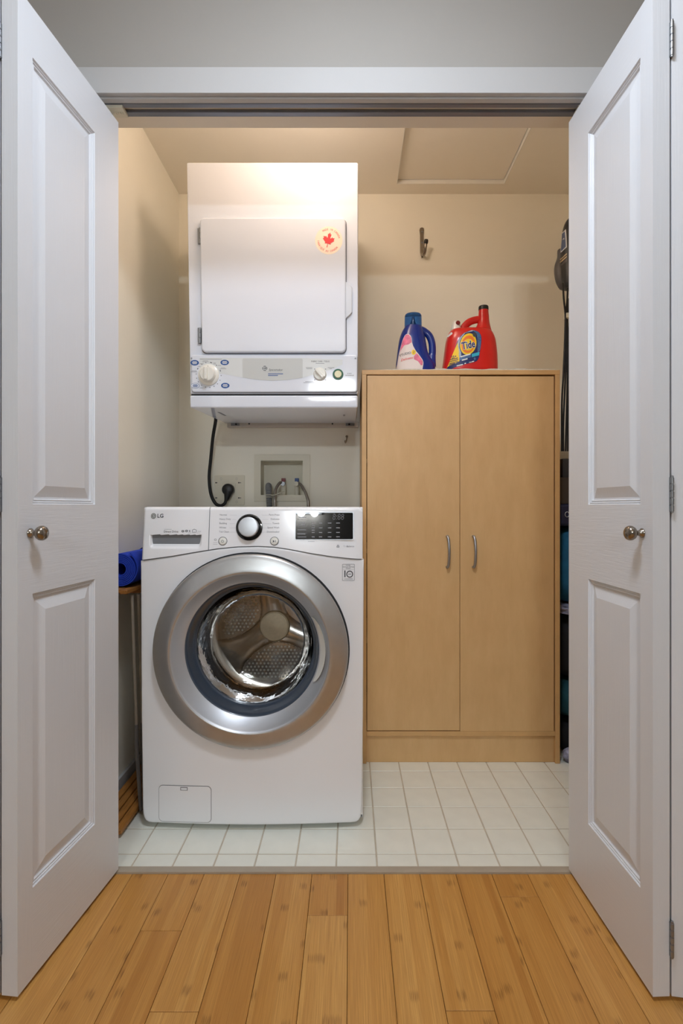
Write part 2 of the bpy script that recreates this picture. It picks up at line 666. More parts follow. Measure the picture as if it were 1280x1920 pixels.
ft = struct(MB().box(LEFT - 0.05, RIGHT + 0.05, THR + 0.02, BACK + 0.05, -0.05, -0.002).build('floor', M['grout'], smooth=0), 'pale square tile floor inside the closet')
TX, TY = 0.1117, 0.1140
tile_me = None
xs = []
x = -0.5975 - 3 * TX
while x < RIGHT:
    xs.append(x)
    x += TX
for xa in xs:
    y = 1.4604 - TY
    while y < BACK:
        a0, a1 = max(xa + 0.0022, LEFT), min(xa + TX - 0.0022, RIGHT)
        b0, b1 = max(y + 0.0022, THR + 0.021), min(y + TY - 0.0022, BACK)
        if a1 - a0 > 0.01 and b1 - b0 > 0.01:
            full = abs(a1 - a0 - TX + 0.0044) < 1e-6 and abs(b1 - b0 - TY + 0.0044) < 1e-6
            if full and tile_me:
                o = bpy.data.objects.new('tile', tile_me)
                COL.objects.link(o)
                o.parent = ft
            else:
                w, h = (a1 - a0) / 2, (b1 - b0) / 2
                o = MB().box(-w, w, -h, h, -0.004, 0.0, 0.0008, seg=1).build('tile', M['tile'], ft, smooth=0)
                if full:
                    tile_me = o.data
            o.location = ((a0 + a1) / 2, (b0 + b1) / 2, random.uniform(-0.0004, 0.0))
        y += TY

# closet shell
RX0, RX1, RZ0, RZ1 = -0.424, -0.220, 1.030, 1.198        # hole for the recessed valve box
mb = MB()
mb.box(LEFT - 0.1, RX0, BACK, BACK + 0.1, -0.05, CEIL + 0.1)
mb.box(RX1, RIGHT + 0.1, BACK, BACK + 0.1, -0.05, CEIL + 0.1)
mb.box(RX0, RX1, BACK, BACK + 0.1, -0.05, RZ0)
mb.box(RX0, RX1, BACK, BACK + 0.1, RZ1, CEIL + 0.1)
struct(mb.build('wall_back', M['closet_wall'], smooth=0), 'cream painted back wall of the closet behind dryer and cabinet')
struct(MB().box(LEFT - 0.1, LEFT, WF1, BACK, -0.05, CEIL + 0.1).build('wall_left', M['closet_wall'], smooth=0), 'cream painted closet side wall beside the washing machine')
struct(MB().box(RIGHT, RIGHT + 0.1, WF1, BACK, -0.05, CEIL + 0.1).build('wall_right', M['closet_wall'], smooth=0), 'cream painted closet side wall beyond the maple cabinet')
AX0, AX1, AY0, AY1 = 0.208, 0.695, 1.80, 2.337           # attic hatch hole
mb = MB()
mb.box(LEFT, AX0, WF1, BACK, CEIL, CEIL + 0.1)
mb.box(AX1, RIGHT, WF1, BACK, CEIL, CEIL + 0.1)
mb.box(AX0, AX1, WF1, AY0, CEIL, CEIL + 0.1)
mb.box(AX0, AX1, AY1, BACK, CEIL, CEIL + 0.1)
struct(mb.build('ceiling', M['ceil'], smooth=0), 'cream closet ceiling with an access hatch let into it')
mb = MB()
mb.box(HX0 - 0.1, OP0, WF0, WF1, -0.05, CEIL + 0.1)
mb.box(OP1, HX1 + 0.1, WF0, WF1, -0.05, CEIL + 0.1)
mb.box(OP0, OP1, WF0, WF1, OPZ, CEIL + 0.1)
for p in range(len(mb.f)):
    c = sum((Vector(mb.v[i]) for i in mb.f[p]), Vector()) / len(mb.f[p])
    mb.mi[p] = 1 if c.y > WF0 + 0.001 else 0
struct(mb.build('wall_front', [M['hall_wall'], M['jamb']], smooth=0), 'greige wall around and above the closet opening')
struct(MB().box(HX0, HX1, HY0, WF0, CEIL, CEIL + 0.1).build('ceiling', M['hall_ceil'], smooth=0), 'white hall ceiling in front of the closet')
struct(MB().box(HX0 - 0.1, HX0, HY0, WF0, -0.05, CEIL + 0.1).build('wall_west', M['hall_wall'], smooth=0), 'greige hall wall on the washing machine side')
struct(MB().box(HX1, HX1 + 0.1, HY0, WF0, -0.05, CEIL + 0.1).build('wall_east', M['hall_wall'], smooth=0), 'greige hall wall on the cabinet side')
struct(MB().box(HX0 - 0.1, HX1 + 0.1, HY0 - 0.1, HY0, -0.05, CEIL + 0.1).build('wall_south', M['hall_dark'], smooth=0), 'unseen hall wall facing the closet, darkened to keep reflections dim')

# casing, jamb trim, threshold, baseboards
CT = 2.110
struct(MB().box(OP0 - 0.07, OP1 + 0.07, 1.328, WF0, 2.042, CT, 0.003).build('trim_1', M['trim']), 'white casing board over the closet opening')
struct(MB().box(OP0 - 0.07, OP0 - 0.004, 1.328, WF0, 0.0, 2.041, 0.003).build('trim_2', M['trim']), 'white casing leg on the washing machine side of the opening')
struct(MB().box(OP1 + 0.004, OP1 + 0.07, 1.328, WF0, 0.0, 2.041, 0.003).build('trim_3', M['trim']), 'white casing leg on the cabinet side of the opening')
struct(MB().box(OP0, OP1, WF0 - 0.001, 1.356, 2.037, OPZ, 0.001).build('trim_4', M['trim']), 'thin white stop strip along the front of the door track')
struct(MB().box(OP0, OP1, THR - 0.001, THR + 0.021, -0.01, 0.0055, 0.002).build('trim_5', M['threshold']), 'taupe threshold strip between bamboo and tile')
struct(MB().box(LEFT, LEFT + 0.012, WF1, BACK, 0, 0.050, 0.003).build('baseboard_left', M['trim']), 'white baseboard along the closet side wall behind the slatted rack')
struct(MB().box(LEFT, RIGHT, BACK - 0.012, BACK, 0, 0.085, 0.003).build('baseboard_back', M['trim']), 'white baseboard along the closet back wall')
struct(MB().box(RIGHT - 0.012, RIGHT, WF1, BACK, 0, 0.085, 0.003).build('baseboard_right', M['trim']), 'white baseboard along the closet side wall beyond the cabinet')
struct(MB().box(HX0, HX1, HY0, HY0 + 0.014, 0, 0.1, 0.003).build('baseboard_south', M['trim']), 'white baseboard along the hall wall facing the closet')

# ceiling hatch, pushed up behind the ceiling line
h = thing('ceiling_hatch', 'square cream access hatch let into the closet ceiling', 'hatch', ((AX0 + AX1) / 2, (AY0 + AY1) / 2, CEIL + 0.018))
w, d = (AX1 - AX0) / 2, (AY1 - AY0) / 2
MB().box(-w + 0.004, w - 0.004, -d + 0.004, d - 0.004, 0, 0.015, 0.001).build('hatch_panel', M['ceil'], h)
mb = MB()
for (a, b, c, e) in ((-w - 0.0, -w + 0.002, -d, d), (w - 0.002, w, -d, d), (-w, w, -d, -d + 0.002), (-w, w, d - 0.002, d)):
    mb.box(a, b, c, e, -0.0185, 0.02)
mb.build('hatch_rim', M['white_plastic'], h, smooth=0)

# track
TY0, TY1 = 1.357, 1.402
t = thing('door_track', 'grey metal door track under the white header casing', 'track', ((OP0 + OP1) / 2, (TY0 + TY1) / 2, 2.036))
hw, hd = (OP1 - OP0) / 2, (TY1 - TY0) / 2
mb = MB()
mb.box(-hw, hw, -hd, -hd + 0.015, 0.001, 0.009, 0.0015)
mb.box(-hw, hw, hd - 0.015, hd, 0.001, 0.009, 0.0015)
mb.box(-hw, hw, -hd, -hd + 0.002, 0.001, 0.02)
mb.box(-hw, hw, hd - 0.002, hd, 0.001, 0.02)
mb.build('rail', M['track'], t)
MB().box(-hw, hw, -hd + 0.003, hd - 0.003, 0.016, 0.02).build('slot', M['track_dark'], t, smooth=0)
for s in (-1, 1):
    xa, xb = sorted((s * hw - s * 0.002, s * (hw - 0.185 if s < 0 else hw - 0.155)))
    mb = MB().box(xa, xb, -hd + 0.004, hd - 0.004, -0.006, 0.003, 0.0015)
    for k in range(9):
        xx = (xb - 0.008 - k * 0.006) if s < 0 else (xa + 0.008 + k * 0.006)
        mb.box(xx - 0.0012, xx + 0.0012, -0.004, 0.004, -0.0085, -0.0055)
    tag(mb.build('pivot_bracket', M['cream_plastic'], t), 'cream plastic pivot bracket')

# ------------------------------------------------------------------ bifold doors
DZ0, DZ1, DTH = 0.010, 2.008, 0.034
U0, U1 = 0.0415, 0.2575
Z_PAN = ((0.195, 0.801), (0.985, 1.905))
STEP = ((0.0, 0.0), (0.0015, -0.004), (0.0045, -0.0028), (0.006, -0.0058), (0.0095, -0.0045), (0.0115, -0.0085), (0.0155, -0.0085), (0.0395, -0.0012), (0.042, -0.0012))


def leaf(P0, P1, n, root, name='door_panel'):
    """one moulded leaf; P0 is the fold edge of the face looked at, n its outward normal (both in plan)"""
    P0, P1, n = Vector(P0), Vector(P1), Vector(n).normalized()
    Wd = (P1 - P0).length
    d = (P1 - P0) / Wd
    mb = MB()
    O = root.location

    def mp(u, q, z):
        p = P0 + d * u + n * q
        return (p.x - O.x, p.y - O.y, z - O.z)
    us = [0.0, U0, U1, Wd]
    zs = [DZ0, Z_PAN[0][0], Z_PAN[0][1], Z_PAN[1][0], Z_PAN[1][1], DZ1]
    for side in (0, 1):
        def q(h):
            return h if side == 0 else -DTH - h
        for i in range(3):
            for k in range(5):
                rail = 1 if k in (0, 2, 4) and i == 1 or k == 2 else 0
                if i == 1 and k in (1, 3):
                    a0, a1, b0, b1 = us[1], us[2], zs[k], zs[k + 1]
                    rings = [[(a0 + o, b0 + o), (a1 - o, b0 + o), (a1 - o, b1 - o), (a0 + o, b1 - o)] for o, _ in STEP]
                    vs = [mp(u, q(STEP[r][1]), z) for r in range(len(rings)) for (u, z) in rings[r]]
                    fs = []
                    for r in range(len(rings) - 1):
                        for c in range(4):
                            fs.append((r * 4 + c, r * 4 + (c + 1) % 4, r * 4 + 4 + (c + 1) % 4, r * 4 + 4 + c))
                    fs.append(tuple(range(len(vs) - 4, len(vs))))
                    mb.add(vs, fs, 0)
                else:
                    mb.add([mp(us[i], q(0), zs[k]), mp(us[i + 1], q(0), zs[k]), mp(us[i + 1], q(0), zs[k + 1]), mp(us[i], q(0), zs[k + 1])], [(0, 1, 2, 3)], rail)
    e = [(0, 0), (Wd, 0), (Wd, -DTH), (0, -DTH)]
    for a, b in ((0, 3), (1, 2)):
        mb.add([mp(e[a][0], e[a][1], DZ0), mp(e[b][0], e[b][1], DZ0), mp(e[b][0], e[b][1], DZ1), mp(e[a][0], e[a][1], DZ1)], [(0, 1, 2, 3)], 0)
    for z in (DZ0, DZ1):
        mb.add([mp(a, b, z) for a, b in e], [(0, 1, 2, 3)], 0)
    me_o = mb.build(name, [M['door_v'], M['door_h']], root, smooth=0)
    bm = bmesh.new()
    bm.from_mesh(me_o.data)
    bmesh.ops.remove_doubles(bm, verts=bm.verts[:], dist=1e-5)
    bmesh.ops.recalc_face_normals(bm, faces=bm.faces[:])
    bm.to_mesh(me_o.data)
    bm.free()
    return me_o, mp


def door(name, P0, P1, n, Q1, label):
    root = thing(name, None, None, (P0[0], P0[1], 0))
    struct(root, label)
    lead, mp = leaf(P0, P1, n, root)
    N = Vector(n).normalized()
    Q0 = Vector(P0) - N * (DTH + 0.004)
    # the jamb leaf behind, folded against it; looked-at face is the one away from the opening
    D2 = (Vector(Q1) - Q0).normalized()
    n2 = Vector((-D2.y, D2.x))
    if n2.dot(N) < 0:
        n2 = -n2
    leaf(Q0, Q0 + D2 * 0.3627, n2, root)
    for z in (1.904, 1.004, 0.125):
        mb = MB()
        for k in range(5):
            za, zb = z - 0.034 + k * 0.0138, z - 0.034 + k * 0.0138 + 0.0126
            mb.lathe([(0.001, za), (0.0036, za + 0.0008), (0.0036, zb - 0.0008), (0.001, zb)], mp(-0.0042, -DTH - 0.002, 0), 'z', 12)
        mb.lathe([(0.0, z - 0.037), (0.0026, z - 0.036), (0.0026, z + 0.037), (0.0, z + 0.038)], mp(-0.0042, -DTH - 0.002, 0), 'z', 10)
        for q0, q1 in ((-DTH + 0.0010, -DTH - 0.0005), (-DTH - 0.0035, -DTH - 0.005)):
            vs = [mp(u, q, zz) for zz in (z - 0.034, z + 0.034) for (u, q) in ((-0.0012, q0), (0.02, q0), (0.02, q1), (-0.0012, q1))]
            mb.add(vs, [(0, 1, 2, 3), (4, 5, 6, 7), (0, 1, 5, 4), (1, 2, 6, 5), (2, 3, 7, 6), (3, 0, 4, 7)])
        mb.build('hinge', M['galv'], root)
    kb = MB()
    base = Vector(mp(0.0345, 0, 0.926))
    ax = (N.x, N.y, 0)
    kb.lathe([(0.0, 0), (0.0095, 0), (0.0098, 0.002), (0.0075, 0.004), (0.0055, 0.008), (0.0052, 0.012), (0.0075, 0.015), (0.0125, 0.018), (0.0150, 0.023), (0.0152, 0.0275), (0.0132, 0.032), (0.0085, 0.0352), (0.0, 0.0365)], base, ax, 32)
    kb.build('door_knob', M['nickel'], lead, smooth=60)
    return root


door('door_1', (-0.6586, 1.0237), (-0.6210, 1.3845), (0.9946, -0.1037), (-0.742, 1.3845), 'open white bifold door beside the washing machine, folded flat with nickel knob')
door('door_2', (0.5980, 1.0237), (0.5838, 1.3845), (-0.9992, -0.0393), (0.690, 1.3845), 'open white bifold door beside the maple cabinet, folded flat with nickel knob')

# ------------------------------------------------------------------ washing machine
WXC, WY = -0.300, 1.578
wm = thing('washing_machine', 'white front loading washing machine with a big silver ringed round door', 'washing machine', (WXC, WY, 0))
WH, DCZ = 0.341, 0.545


def bow(x):
    return -0.014 * (1 - (x / WH) ** 2)


def wpx(px):
    return (px - CX) * WY / F - WXC


def wpz(py):
    return EYE - (py - CY) * WY / F


# seam between control panel and front panel: an arc over the door
SEAM = [(-0.341, 0.8165), (-0.30, 0.8215), (-0.24, 0.8300), (-0.17, 0.8420), (-0.10, 0.8530), (-0.04, 0.8585), (0.02, 0.8600), (0.07, 0.8575), (0.12, 0.8500), (0.18, 0.8385), (0.24, 0.8290), (0.30, 0.8220), (0.341, 0.8195)]


def seam(x):
    for (a, za), (b, zb) in zip(SEAM, SEAM[1:]):
        if x <= b:
            t = min(1, max(0, (x - a) / (b - a)))
            return za + (zb - za) * t
    return SEAM[-1][1]


TILT = tan(radians(7.0))


def pan(x, z):
    """front of the control panel: leans back, bowed like the front"""
    r = 0.011
    q = min(r, max(0, z - (0.9795 - r)))
    return bow(x) - 0.004 + TILT * (z - 0.83) + r - sqrt(max(0.0, r * r - q * q))


def panel_shell(mb, xa, xb, zlo, zhi, surf, depth, nx=28, nz=10, rl=0.0, rr=0.0, mi=0):
    """closed curved slab whose front follows surf; rl / rr round its outer top corners"""
    vs, fs = [], []
    for i in range(nx + 1):
        x = xa + (xb - xa) * i / nx
        top = zhi
        if rl and x < xa + rl:
            top = zhi - rl + sqrt(max(0, rl * rl - (xa + rl - x) ** 2))
        if rr and x > xb - rr:
            top = zhi - rr + sqrt(max(0, rr * rr - (x - xb + rr) ** 2))
        lo = zlo(x)
        for k in range(nz + 1):
            z = lo + (top - lo) * k / nz
            ed = min(x - xa, xb - x) if (rl or rr) else 1
            ed = 1
            if rl:
                ed = min(ed, x - xa)
            if rr:
                ed = min(ed, xb - x)
            rd = 0.006 * max(0, 1 - ed / 0.008) ** 2
            vs.append((x, surf(x, z) + rd, z))
    m = nz + 1
    for i in range(nx):
        for k in range(nz):
            fs.append((i * m + k, (i + 1) * m + k, (i + 1) * m + k + 1, i * m + k + 1))
    o = len(vs)
    rim = [(i * m) for i in range(nx + 1)] + [nx * m + k for k in range(1, m)] + [i * m + nz for i in range(nx - 1, -1, -1)] + [k for k in range(nz - 1, 0, -1)]
    back = []
    for r in rim:
        vs.append((vs[r][0], depth, vs[r][2]))
        back.append(len(vs) - 1)
    L = len(rim)
    for i in range(L):
        fs.append((rim[i], back[i], back[(i + 1) % L], rim[(i + 1) % L]))
    fs.append(tuple(back))
    mb.add(vs, fs, mi)


# body: sides, top, back, bottom
mb = MB()
mb.box(-0.338, -0.326, 0.02, 0.75, 0.02, 0.978, 0.003)
mb.box(0.326, 0.338, 0.02, 0.75, 0.02, 0.978, 0.003)
mb.box(-0.338, 0.338, 0.03, 0.75, 0.968, 0.979, 0.003)
mb.box(-0.338, 0.338, 0.738, 0.75, 0.02, 0.978, 0.003)
mb.box(-0.338, 0.338, 0.02, 0.75, 0.02, 0.032, 0.003)
mb.build('body', M['washer_white'], wm)
# front panel with the round hole
outline = []
for (x, z) in SEAM[::-1]:
    outline.append((x, z - 0.0014))
outline += [(-0.3395, 0.60), (-0.3385, 0.35), (-0.3350, 0.06), (-0.3335, 0.040), (-0.3305, 0.029), (-0.325, 0.021), (-0.317, 0.0165), (-0.305, 0.0155)]
outline += [(-0.2, 0.0155), (0.0, 0.0155), (0.2, 0.0155), (0.305, 0.0155), (0.317, 0.0165), (0.325, 0.021), (0.3305, 0.029), (0.3335, 0.040), (0.3350, 0.06), (0.3385, 0.35), (0.3395, 0.60)]
dense = []
for i in range(len(outline)):
    a, b = Vector(outline[i]), Vector(outline[(i + 1) % len(outline)])
    k = max(1, int((b - a).length / 0.03))
    for j in range(k):
        dense.append(a + (b - a) * j / k)
vs, fs, n = [], [], len(dense)
levels = [(None, 0.06), (None, 0.0), (0.15, 0), (0.4, 0), (0.7, 0), (0.9, 0), (0.972, 0), (0.988, 0.0012), (0.996, 0.004), (1.0, 0.010), (1.0, 0.035)]
for lv, dy in levels:
    for p in dense:
        q = p - Vector((0, DCZ))
        c = q.normalized() * 0.226
        r = c if lv is None else c + (q - c) * lv
        vs.append((r.x, bow(r.x) + dy, r.y + DCZ))
for i in range(len(levels) - 1):
    for k in range(n):
        fs.append((i * n + k, i * n + (k + 1) % n, (i + 1) * n + (k + 1) % n, (i + 1) * n + k))
MB().add(vs, fs).build('front_panel', M['washer_white'], wm, smooth=50)

DRX = wpx(393)
mb = MB()
panel_shell(mb, DRX + 0.0012, 0.336, lambda x: seam(x) + 0.0012, 0.9795, pan, 0.03, nx=40, nz=70, rr=0.012)
cp = mb.build('control_panel', M['washer_white'], wm, smooth=40)
# detergent drawer front, with a recessed grip
PX0, PX1, PZ0, PZ1 = wpx(281), wpx(379), wpz(1028.5), wpz(1003)
mb = MB()


def pocket(x, z):
    y = pan(x, z)
    if PX0 < x < PX1 and PZ0 < z < PZ1:
        r = 0.012
        ex = min(x - PX0, PX1 - x)
        ez = z - PZ0
        if ex < r and ez < r:
            dd = r - sqrt((r - ex) ** 2 + (r - ez) ** 2)
        else:
            dd = min(ex, ez)
        dep = min(1, max(0, dd) / 0.007)
        return y + 0.016 * dep * (0.25 + 0.75 * (z - PZ0) / (PZ1 - PZ0))
    return y


panel_shell(mb, -0.336, DRX - 0.0012, lambda x: seam(x) + 0.0012, 0.9795, pocket, 0.03, nx=90, nz=70, rl=0.012)
dr = mb.build('detergent_drawer', M['washer_white'], wm, smooth=40)
# seam behind the panels
mb = MB()
panel_shell(mb, -0.333, 0.333, lambda x: seam(x) - 0.012, 0.97, lambda x, z: pan(x, min(z, 0.96)) + 0.008, 0.028, nx=30, nz=6)
mb.build('seam_backing', M['grey_seam'], wm, smooth=0)

# prints on drawer
mb = MB()
text(mb, 'LG', wpx(293), wpz(967.5), 0.0165, pan, 0, bold=0.02)
cxl, czl = wpx(286), wpz(967.5)
decal(mb, ellipse(cxl, czl, 0.0082, 0.0086), pan, 0.0006, 1)
decal(mb, ellipse(cxl, czl, 0.0058, 0.0062, 20), pan, 0.0009, 2, hole=ellipse(cxl, czl, 0.0048, 0.0052, 20))
bar(mb, cxl - 0.0008, cxl + 0.0008, czl, 0.006, pan, 2, 0.001)
bar(mb, cxl, cxl + 0.004, czl - 0.0005, 0.0013, pan, 2, 0.001)
LM = [M['ink'], pm('logo_grey', (112, 114, 106), 0.4), M['ink_white'], M['ink_soft']]
mb.build('logo', LM, dr, smooth=0, normals=False)
mb = MB()
text(mb, 'Direct Drive', wpx(307), wpz(996.8), 0.0088, pan, 0, bold=0.005)
bar(mb, wpx(308), wpx(322), wpz(992.3), 0.0007, pan, 3)
mb.build('lettering', LM, dr, smooth=0, normals=False)
mb = MB()
for a, rr_ in ((343.5, 0.0042), (350.5, 0.0042)):
    decal(mb, ellipse(wpx(a), wpz(995.5 if a > 345 else 996), rr_, rr_ * 0.8, 16), pan, 0.0006, 0, hole=ellipse(wpx(a), wpz(995.5 if a > 345 else 996), rr_ * 0.45, rr_ * 0.35, 16))
text(mb, '6', wpx(356.5), wpz(995.5), 0.0095, pan, 0, 'CENTER', bold=0.01)
decal(mb, [(wpx(361), wpz(998)), (wpx(369.5), wpz(998)), (wpx(369.5), wpz(993.5)), (wpx(365), wpz(991.5)), (wpx(361), wpz(993.5))], pan, 0.0006, 3,
      hole=[(wpx(361.8), wpz(997.3)), (wpx(368.7), wpz(997.3)), (wpx(368.7), wpz(994)), (wpx(365), wpz(992.5)), (wpx(361.8), wpz(994))])
for a in (353, 361, 370):
    bar(mb, wpx(a), wpx(a + 6.5), wpz(999), 0.0007, pan, 3)
bar(mb, wpx(372), wpx(378), wpz(996), 0.0007, pan, 3)
mb.build('feature_icons', LM, dr, smooth=0, normals=False)

# dial, buttons, prints
nrm = Vector((0, -cos(radians(7)), sin(radians(7))))
mb = MB()


def on_pan(px, py):
    x, z = wpx(px), wpz(py)
    return Vector((x, pan(x, z), z))


c = on_pan(468.2, 988.6)
mb.lathe([(0.0, 0), (0.0400, 0), (0.0402, 0.003), (0.0385, 0.005), (0.033, 0.0055), (0.0, 0.0055)], c, nrm, 48)
db = mb.build('dial', M['gloss_black'], wm, smooth=40)
mb = MB()
mb.lathe([(0.0, 0.0), (0.0300, 0.004), (0.0300, 0.018), (0.0290, 0.0205), (0.0270, 0.0215), (0.012, 0.0222), (0.0, 0.0223)], c, nrm, 48)
tag(mb.build('dial_cap', M['silver_light'], db, smooth=40), 'pale silver dial cap')
for px, nm in ((419.3, 'power_button'), (515.3, 'start_button')):
    c = on_pan(px, 1014.2)
    mb = MB()
    mb.lathe([(0.0135, -0.001), (0.0135, 0.0006), (0.0122, 0.0008), (0.0118, -0.0004)], c, nrm, 32, 1)
    mb.lathe([(0.0, 0.0034), (0.0085, 0.0032), (0.0108, 0.0024), (0.0116, 0.0008), (0.0116, -0.001)], c, nrm, 32, 0)
    sf = (lambda cc: (lambda x, z: cc.y - 0.0034 + TILT * (z - cc.z)))(c)
    if nm == 'power_button':
        decal(mb, [(c.x + 0.0042 * cos(radians(a)), c.z + 0.0042 * sin(radians(a))) for a in range(125, 416, 15)] + [(c.x + 0.0032 * cos(radians(a)), c.z + 0.0032 * sin(radians(a))) for a in range(410, 124, -15)], sf, 0.0006, 2)
        decal(mb, [(c.x - 0.0006, c.z + 0.0008), (c.x + 0.0006, c.z + 0.0008), (c.x + 0.0006, c.z + 0.005), (c.x - 0.0006, c.z + 0.005)], sf, 0.0006, 2)
    else:
        decal(mb, [(c.x - 0.004, c.z - 0.0045), (c.x + 0.0005, c.z), (c.x - 0.004, c.z + 0.0045)], sf, 0.0006, 2)
        for q in (0.0022, 0.0042):
            decal(mb, [(c.x + q, c.z - 0.0032), (c.x + q + 0.0011, c.z - 0.0032), (c.x + q + 0.0011, c.z + 0.0032), (c.x + q, c.z + 0.0032)], sf, 0.0006, 3)
    mb.build(nm, [M['white_plastic'], M['grey_seam'], M['ink'], M['ink_soft']], wm, smooth=40)
mb, mb2 = MB(), MB()
for i, (a, b) in enumerate((('Normal', 'Perm.Press'), ('Heavy Duty', 'Delicates'), ('Bedding', 'Towels'), ('Whites', 'Speed Wash'), ('Tub Clean', 'Downloaded'))):
    z = wpz(965.3 + i * 7.9)
    text(mb, a, wpx(411.8), z, 0.0072, pan, 0)
    text(mb2, b, wpx(524.2), z, 0.0072, pan, 0, 'RIGHT')
    bar(mb, wpx(431 if i not in (1,) else 435.5), wpx(441 + abs(i - 2) * 1.6), z - 0.001, 0.0005, pan, 1)
    bar(mb2, wpx(494 - abs(i - 2) * 1.4), wpx(503 if i != 2 else 509), z - 0.001, 0.0005, pan, 1)
LM = [M['ink_soft'], pm('faint_print', (178, 181, 187), 0.6)]
mb.build('cycle_names', LM, cp, smooth=0, normals=False)
mb2.build('cycle_names', LM, cp, smooth=0, normals=False)
mb = MB()
text(mb, 'True', wpx(643.5), wpz(1024.2), 0.0075, pan, 1)
text(mb, 'Balance', wpx(649.6), wpz(1024.2), 0.0075, pan, 0)
cq = (wpx(633.5), wpz(1023.8))
decal(mb, [(cq[0] - 0.0045, cq[1] - 0.0035), (cq[0] + 0.0045, cq[1] - 0.0035), (cq[0] + 0.0022, cq[1] + 0.0038), (cq[0] - 0.0022, cq[1] + 0.0038)], pan, 0.0006, 0,
      hole=[(cq[0] - 0.002, cq[1] - 0.0015), (cq[0] + 0.002, cq[1] - 0.0015), (cq[0] + 0.0008, cq[1] + 0.0018), (cq[0] - 0.0008, cq[1] + 0.0018)])
mb.build('lettering', LM, cp, smooth=0, normals=False)
mb = MB()
decal(mb, ellipse(wpx(405.5), wpz(1011.5), 0.004, 0.0035, 14), pan, 0.0006, 1, hole=ellipse(wpx(405.5), wpz(1011.5), 0.0022, 0.0018, 14))
for q in (1017, 1020):
    bar(mb, wpx(401.5), wpx(409.5), wpz(q), 0.0009, pan, 1)
mb.build('detergent_icon', LM, cp, smooth=0, normals=False)
mb = MB()
bar(mb, wpx(577.5), wpx(590), wpz(1014.8), 0.0011, pan, 1)
mb.build('print_mark', LM, cp, smooth=0, normals=False)

# display
SX0, SX1, SZ0, SZ1 = wpx(554.5), wpx(661.5), wpz(1011), wpz(961.3)
flatp = lambda x, z: bow((SX0 + SX1) / 2) - 0.0052 + TILT * (z - 0.83) + (x - (SX0 + SX1) / 2) * 0.04
mb = MB()
pts = rrect(SX0, SX1, SZ0, SZ1, 0.003, 3)
decal(mb, pts, flatp, 0.0006, 0)
outer = rrect(SX0 - 0.002, SX1 + 0.002, SZ0 - 0.002, SZ1 + 0.002, 0.004, 3)
decal(mb, outer, flatp, 0.0007, 1, hole=pts)
k0 = len(mb.v)
back = [(p[0], pan(p[0], p[1]) + 0.004, p[1]) for p in outer]
front = [(p[0], flatp(*p) - 0.0007, p[1]) for p in outer]
nn = len(outer)
mb.add(front + back, [(i, (i + 1) % nn, nn + (i + 1) % nn, nn + i) for i in range(nn)], 1)
dsp = mb.build('display', [M['gloss_black'], M['silver_light']], wm, smooth=30)
mb = MB()
text(mb, '8:88', wpx(622.5), wpz(969.6), 0.027, flatp, 1, 'LEFT', 0.0010, sx=0.78, shear=0.1)
for r, (py, ws) in enumerate(((980.7, (0, 0, 0, 0)), (985.3, (1,)), (989.6, (0, 0, 0, 0)), (993.8, (1,)), (998.2, (0, 0, 0, 0)), (1006.3, (2, 2, 2, 2)))):
    cols = ((584.5, 590), (598, 604), (614.5, 621), (630, 637))
    for ci, _ in enumerate(ws):
        a, b = cols[ci]
        bar(mb, wpx(a), wpx(b), wpz(py), 0.0024, flatp, 0, 0.0010)
for py, a, b in ((970, 560, 574), (980.5, 560, 573), (984, 561, 572), (993.2, 558, 574), (1001, 558, 573), (1006.4, 558, 574.5)):
    bar(mb, wpx(a), wpx(b), wpz(py), 0.0022, flatp, 0, 0.0010)
for py in (986.8, 999.5, 974.5):
    bar(mb, wpx(557), wpx(575.5), wpz(py), 0.0006, flatp, 0, 0.0010)
mb.build('lettering', [M['screen_print'], pm('dim_digits', (92, 92, 96), 0.5)], dsp, smooth=0, normals=False)

# ten year sticker
mb = MB()
fb = lambda x, z: bow(x)
a0, a1, b0, b1 = wpx(641.5), wpx(664.5), wpz(1088.5), wpz(1057.3)
decal(mb, rrect(a0, a1, b0, b1, 0.002, 2), fb, 0.0006, 0, hole=rrect(a0 + 0.0011, a1 - 0.0011, b0 + 0.0011, b1 - 0.0011, 0.0014, 2))
mid = (a0 + a1) / 2
bar(mb, mid - 0.008, mid + 0.006, wpz(1059.5), 0.0012, fb, 0)
text(mb, 'Direct Drive', mid, wpz(1062.7), 0.0066, fb, 0, 'CENTER', bold=0.012)
bar(mb, mid - 0.008, mid + 0.006, wpz(1065.4), 0.0012, fb, 0)
bar(mb, a0 + 0.003, a1 - 0.003, wpz(1067.4), 0.0005, fb, 0)
text(mb, '1', wpx(646.4), wpz(1076.2), 0.0275, fb, 1, 'CENTER', bold=0.03, sx=0.8)
decal(mb, ellipse(wpx(655.4), wpz(1076.2), 0.0104, 0.0106), fb, 0.0006, 1, hole=ellipse(wpx(655.4), wpz(1076.2), 0.0076, 0.0078))
bar(mb, wpx(652.3), wpx(658.3), wpz(1076.2), 0.002, fb, 0)
bar(mb, a0 + 0.006, a1 - 0.006, wpz(1085.2), 0.0012, fb, 0)
mb.build('sticker', [M['ink_soft'], M['ink']], wm, smooth=0, normals=False)

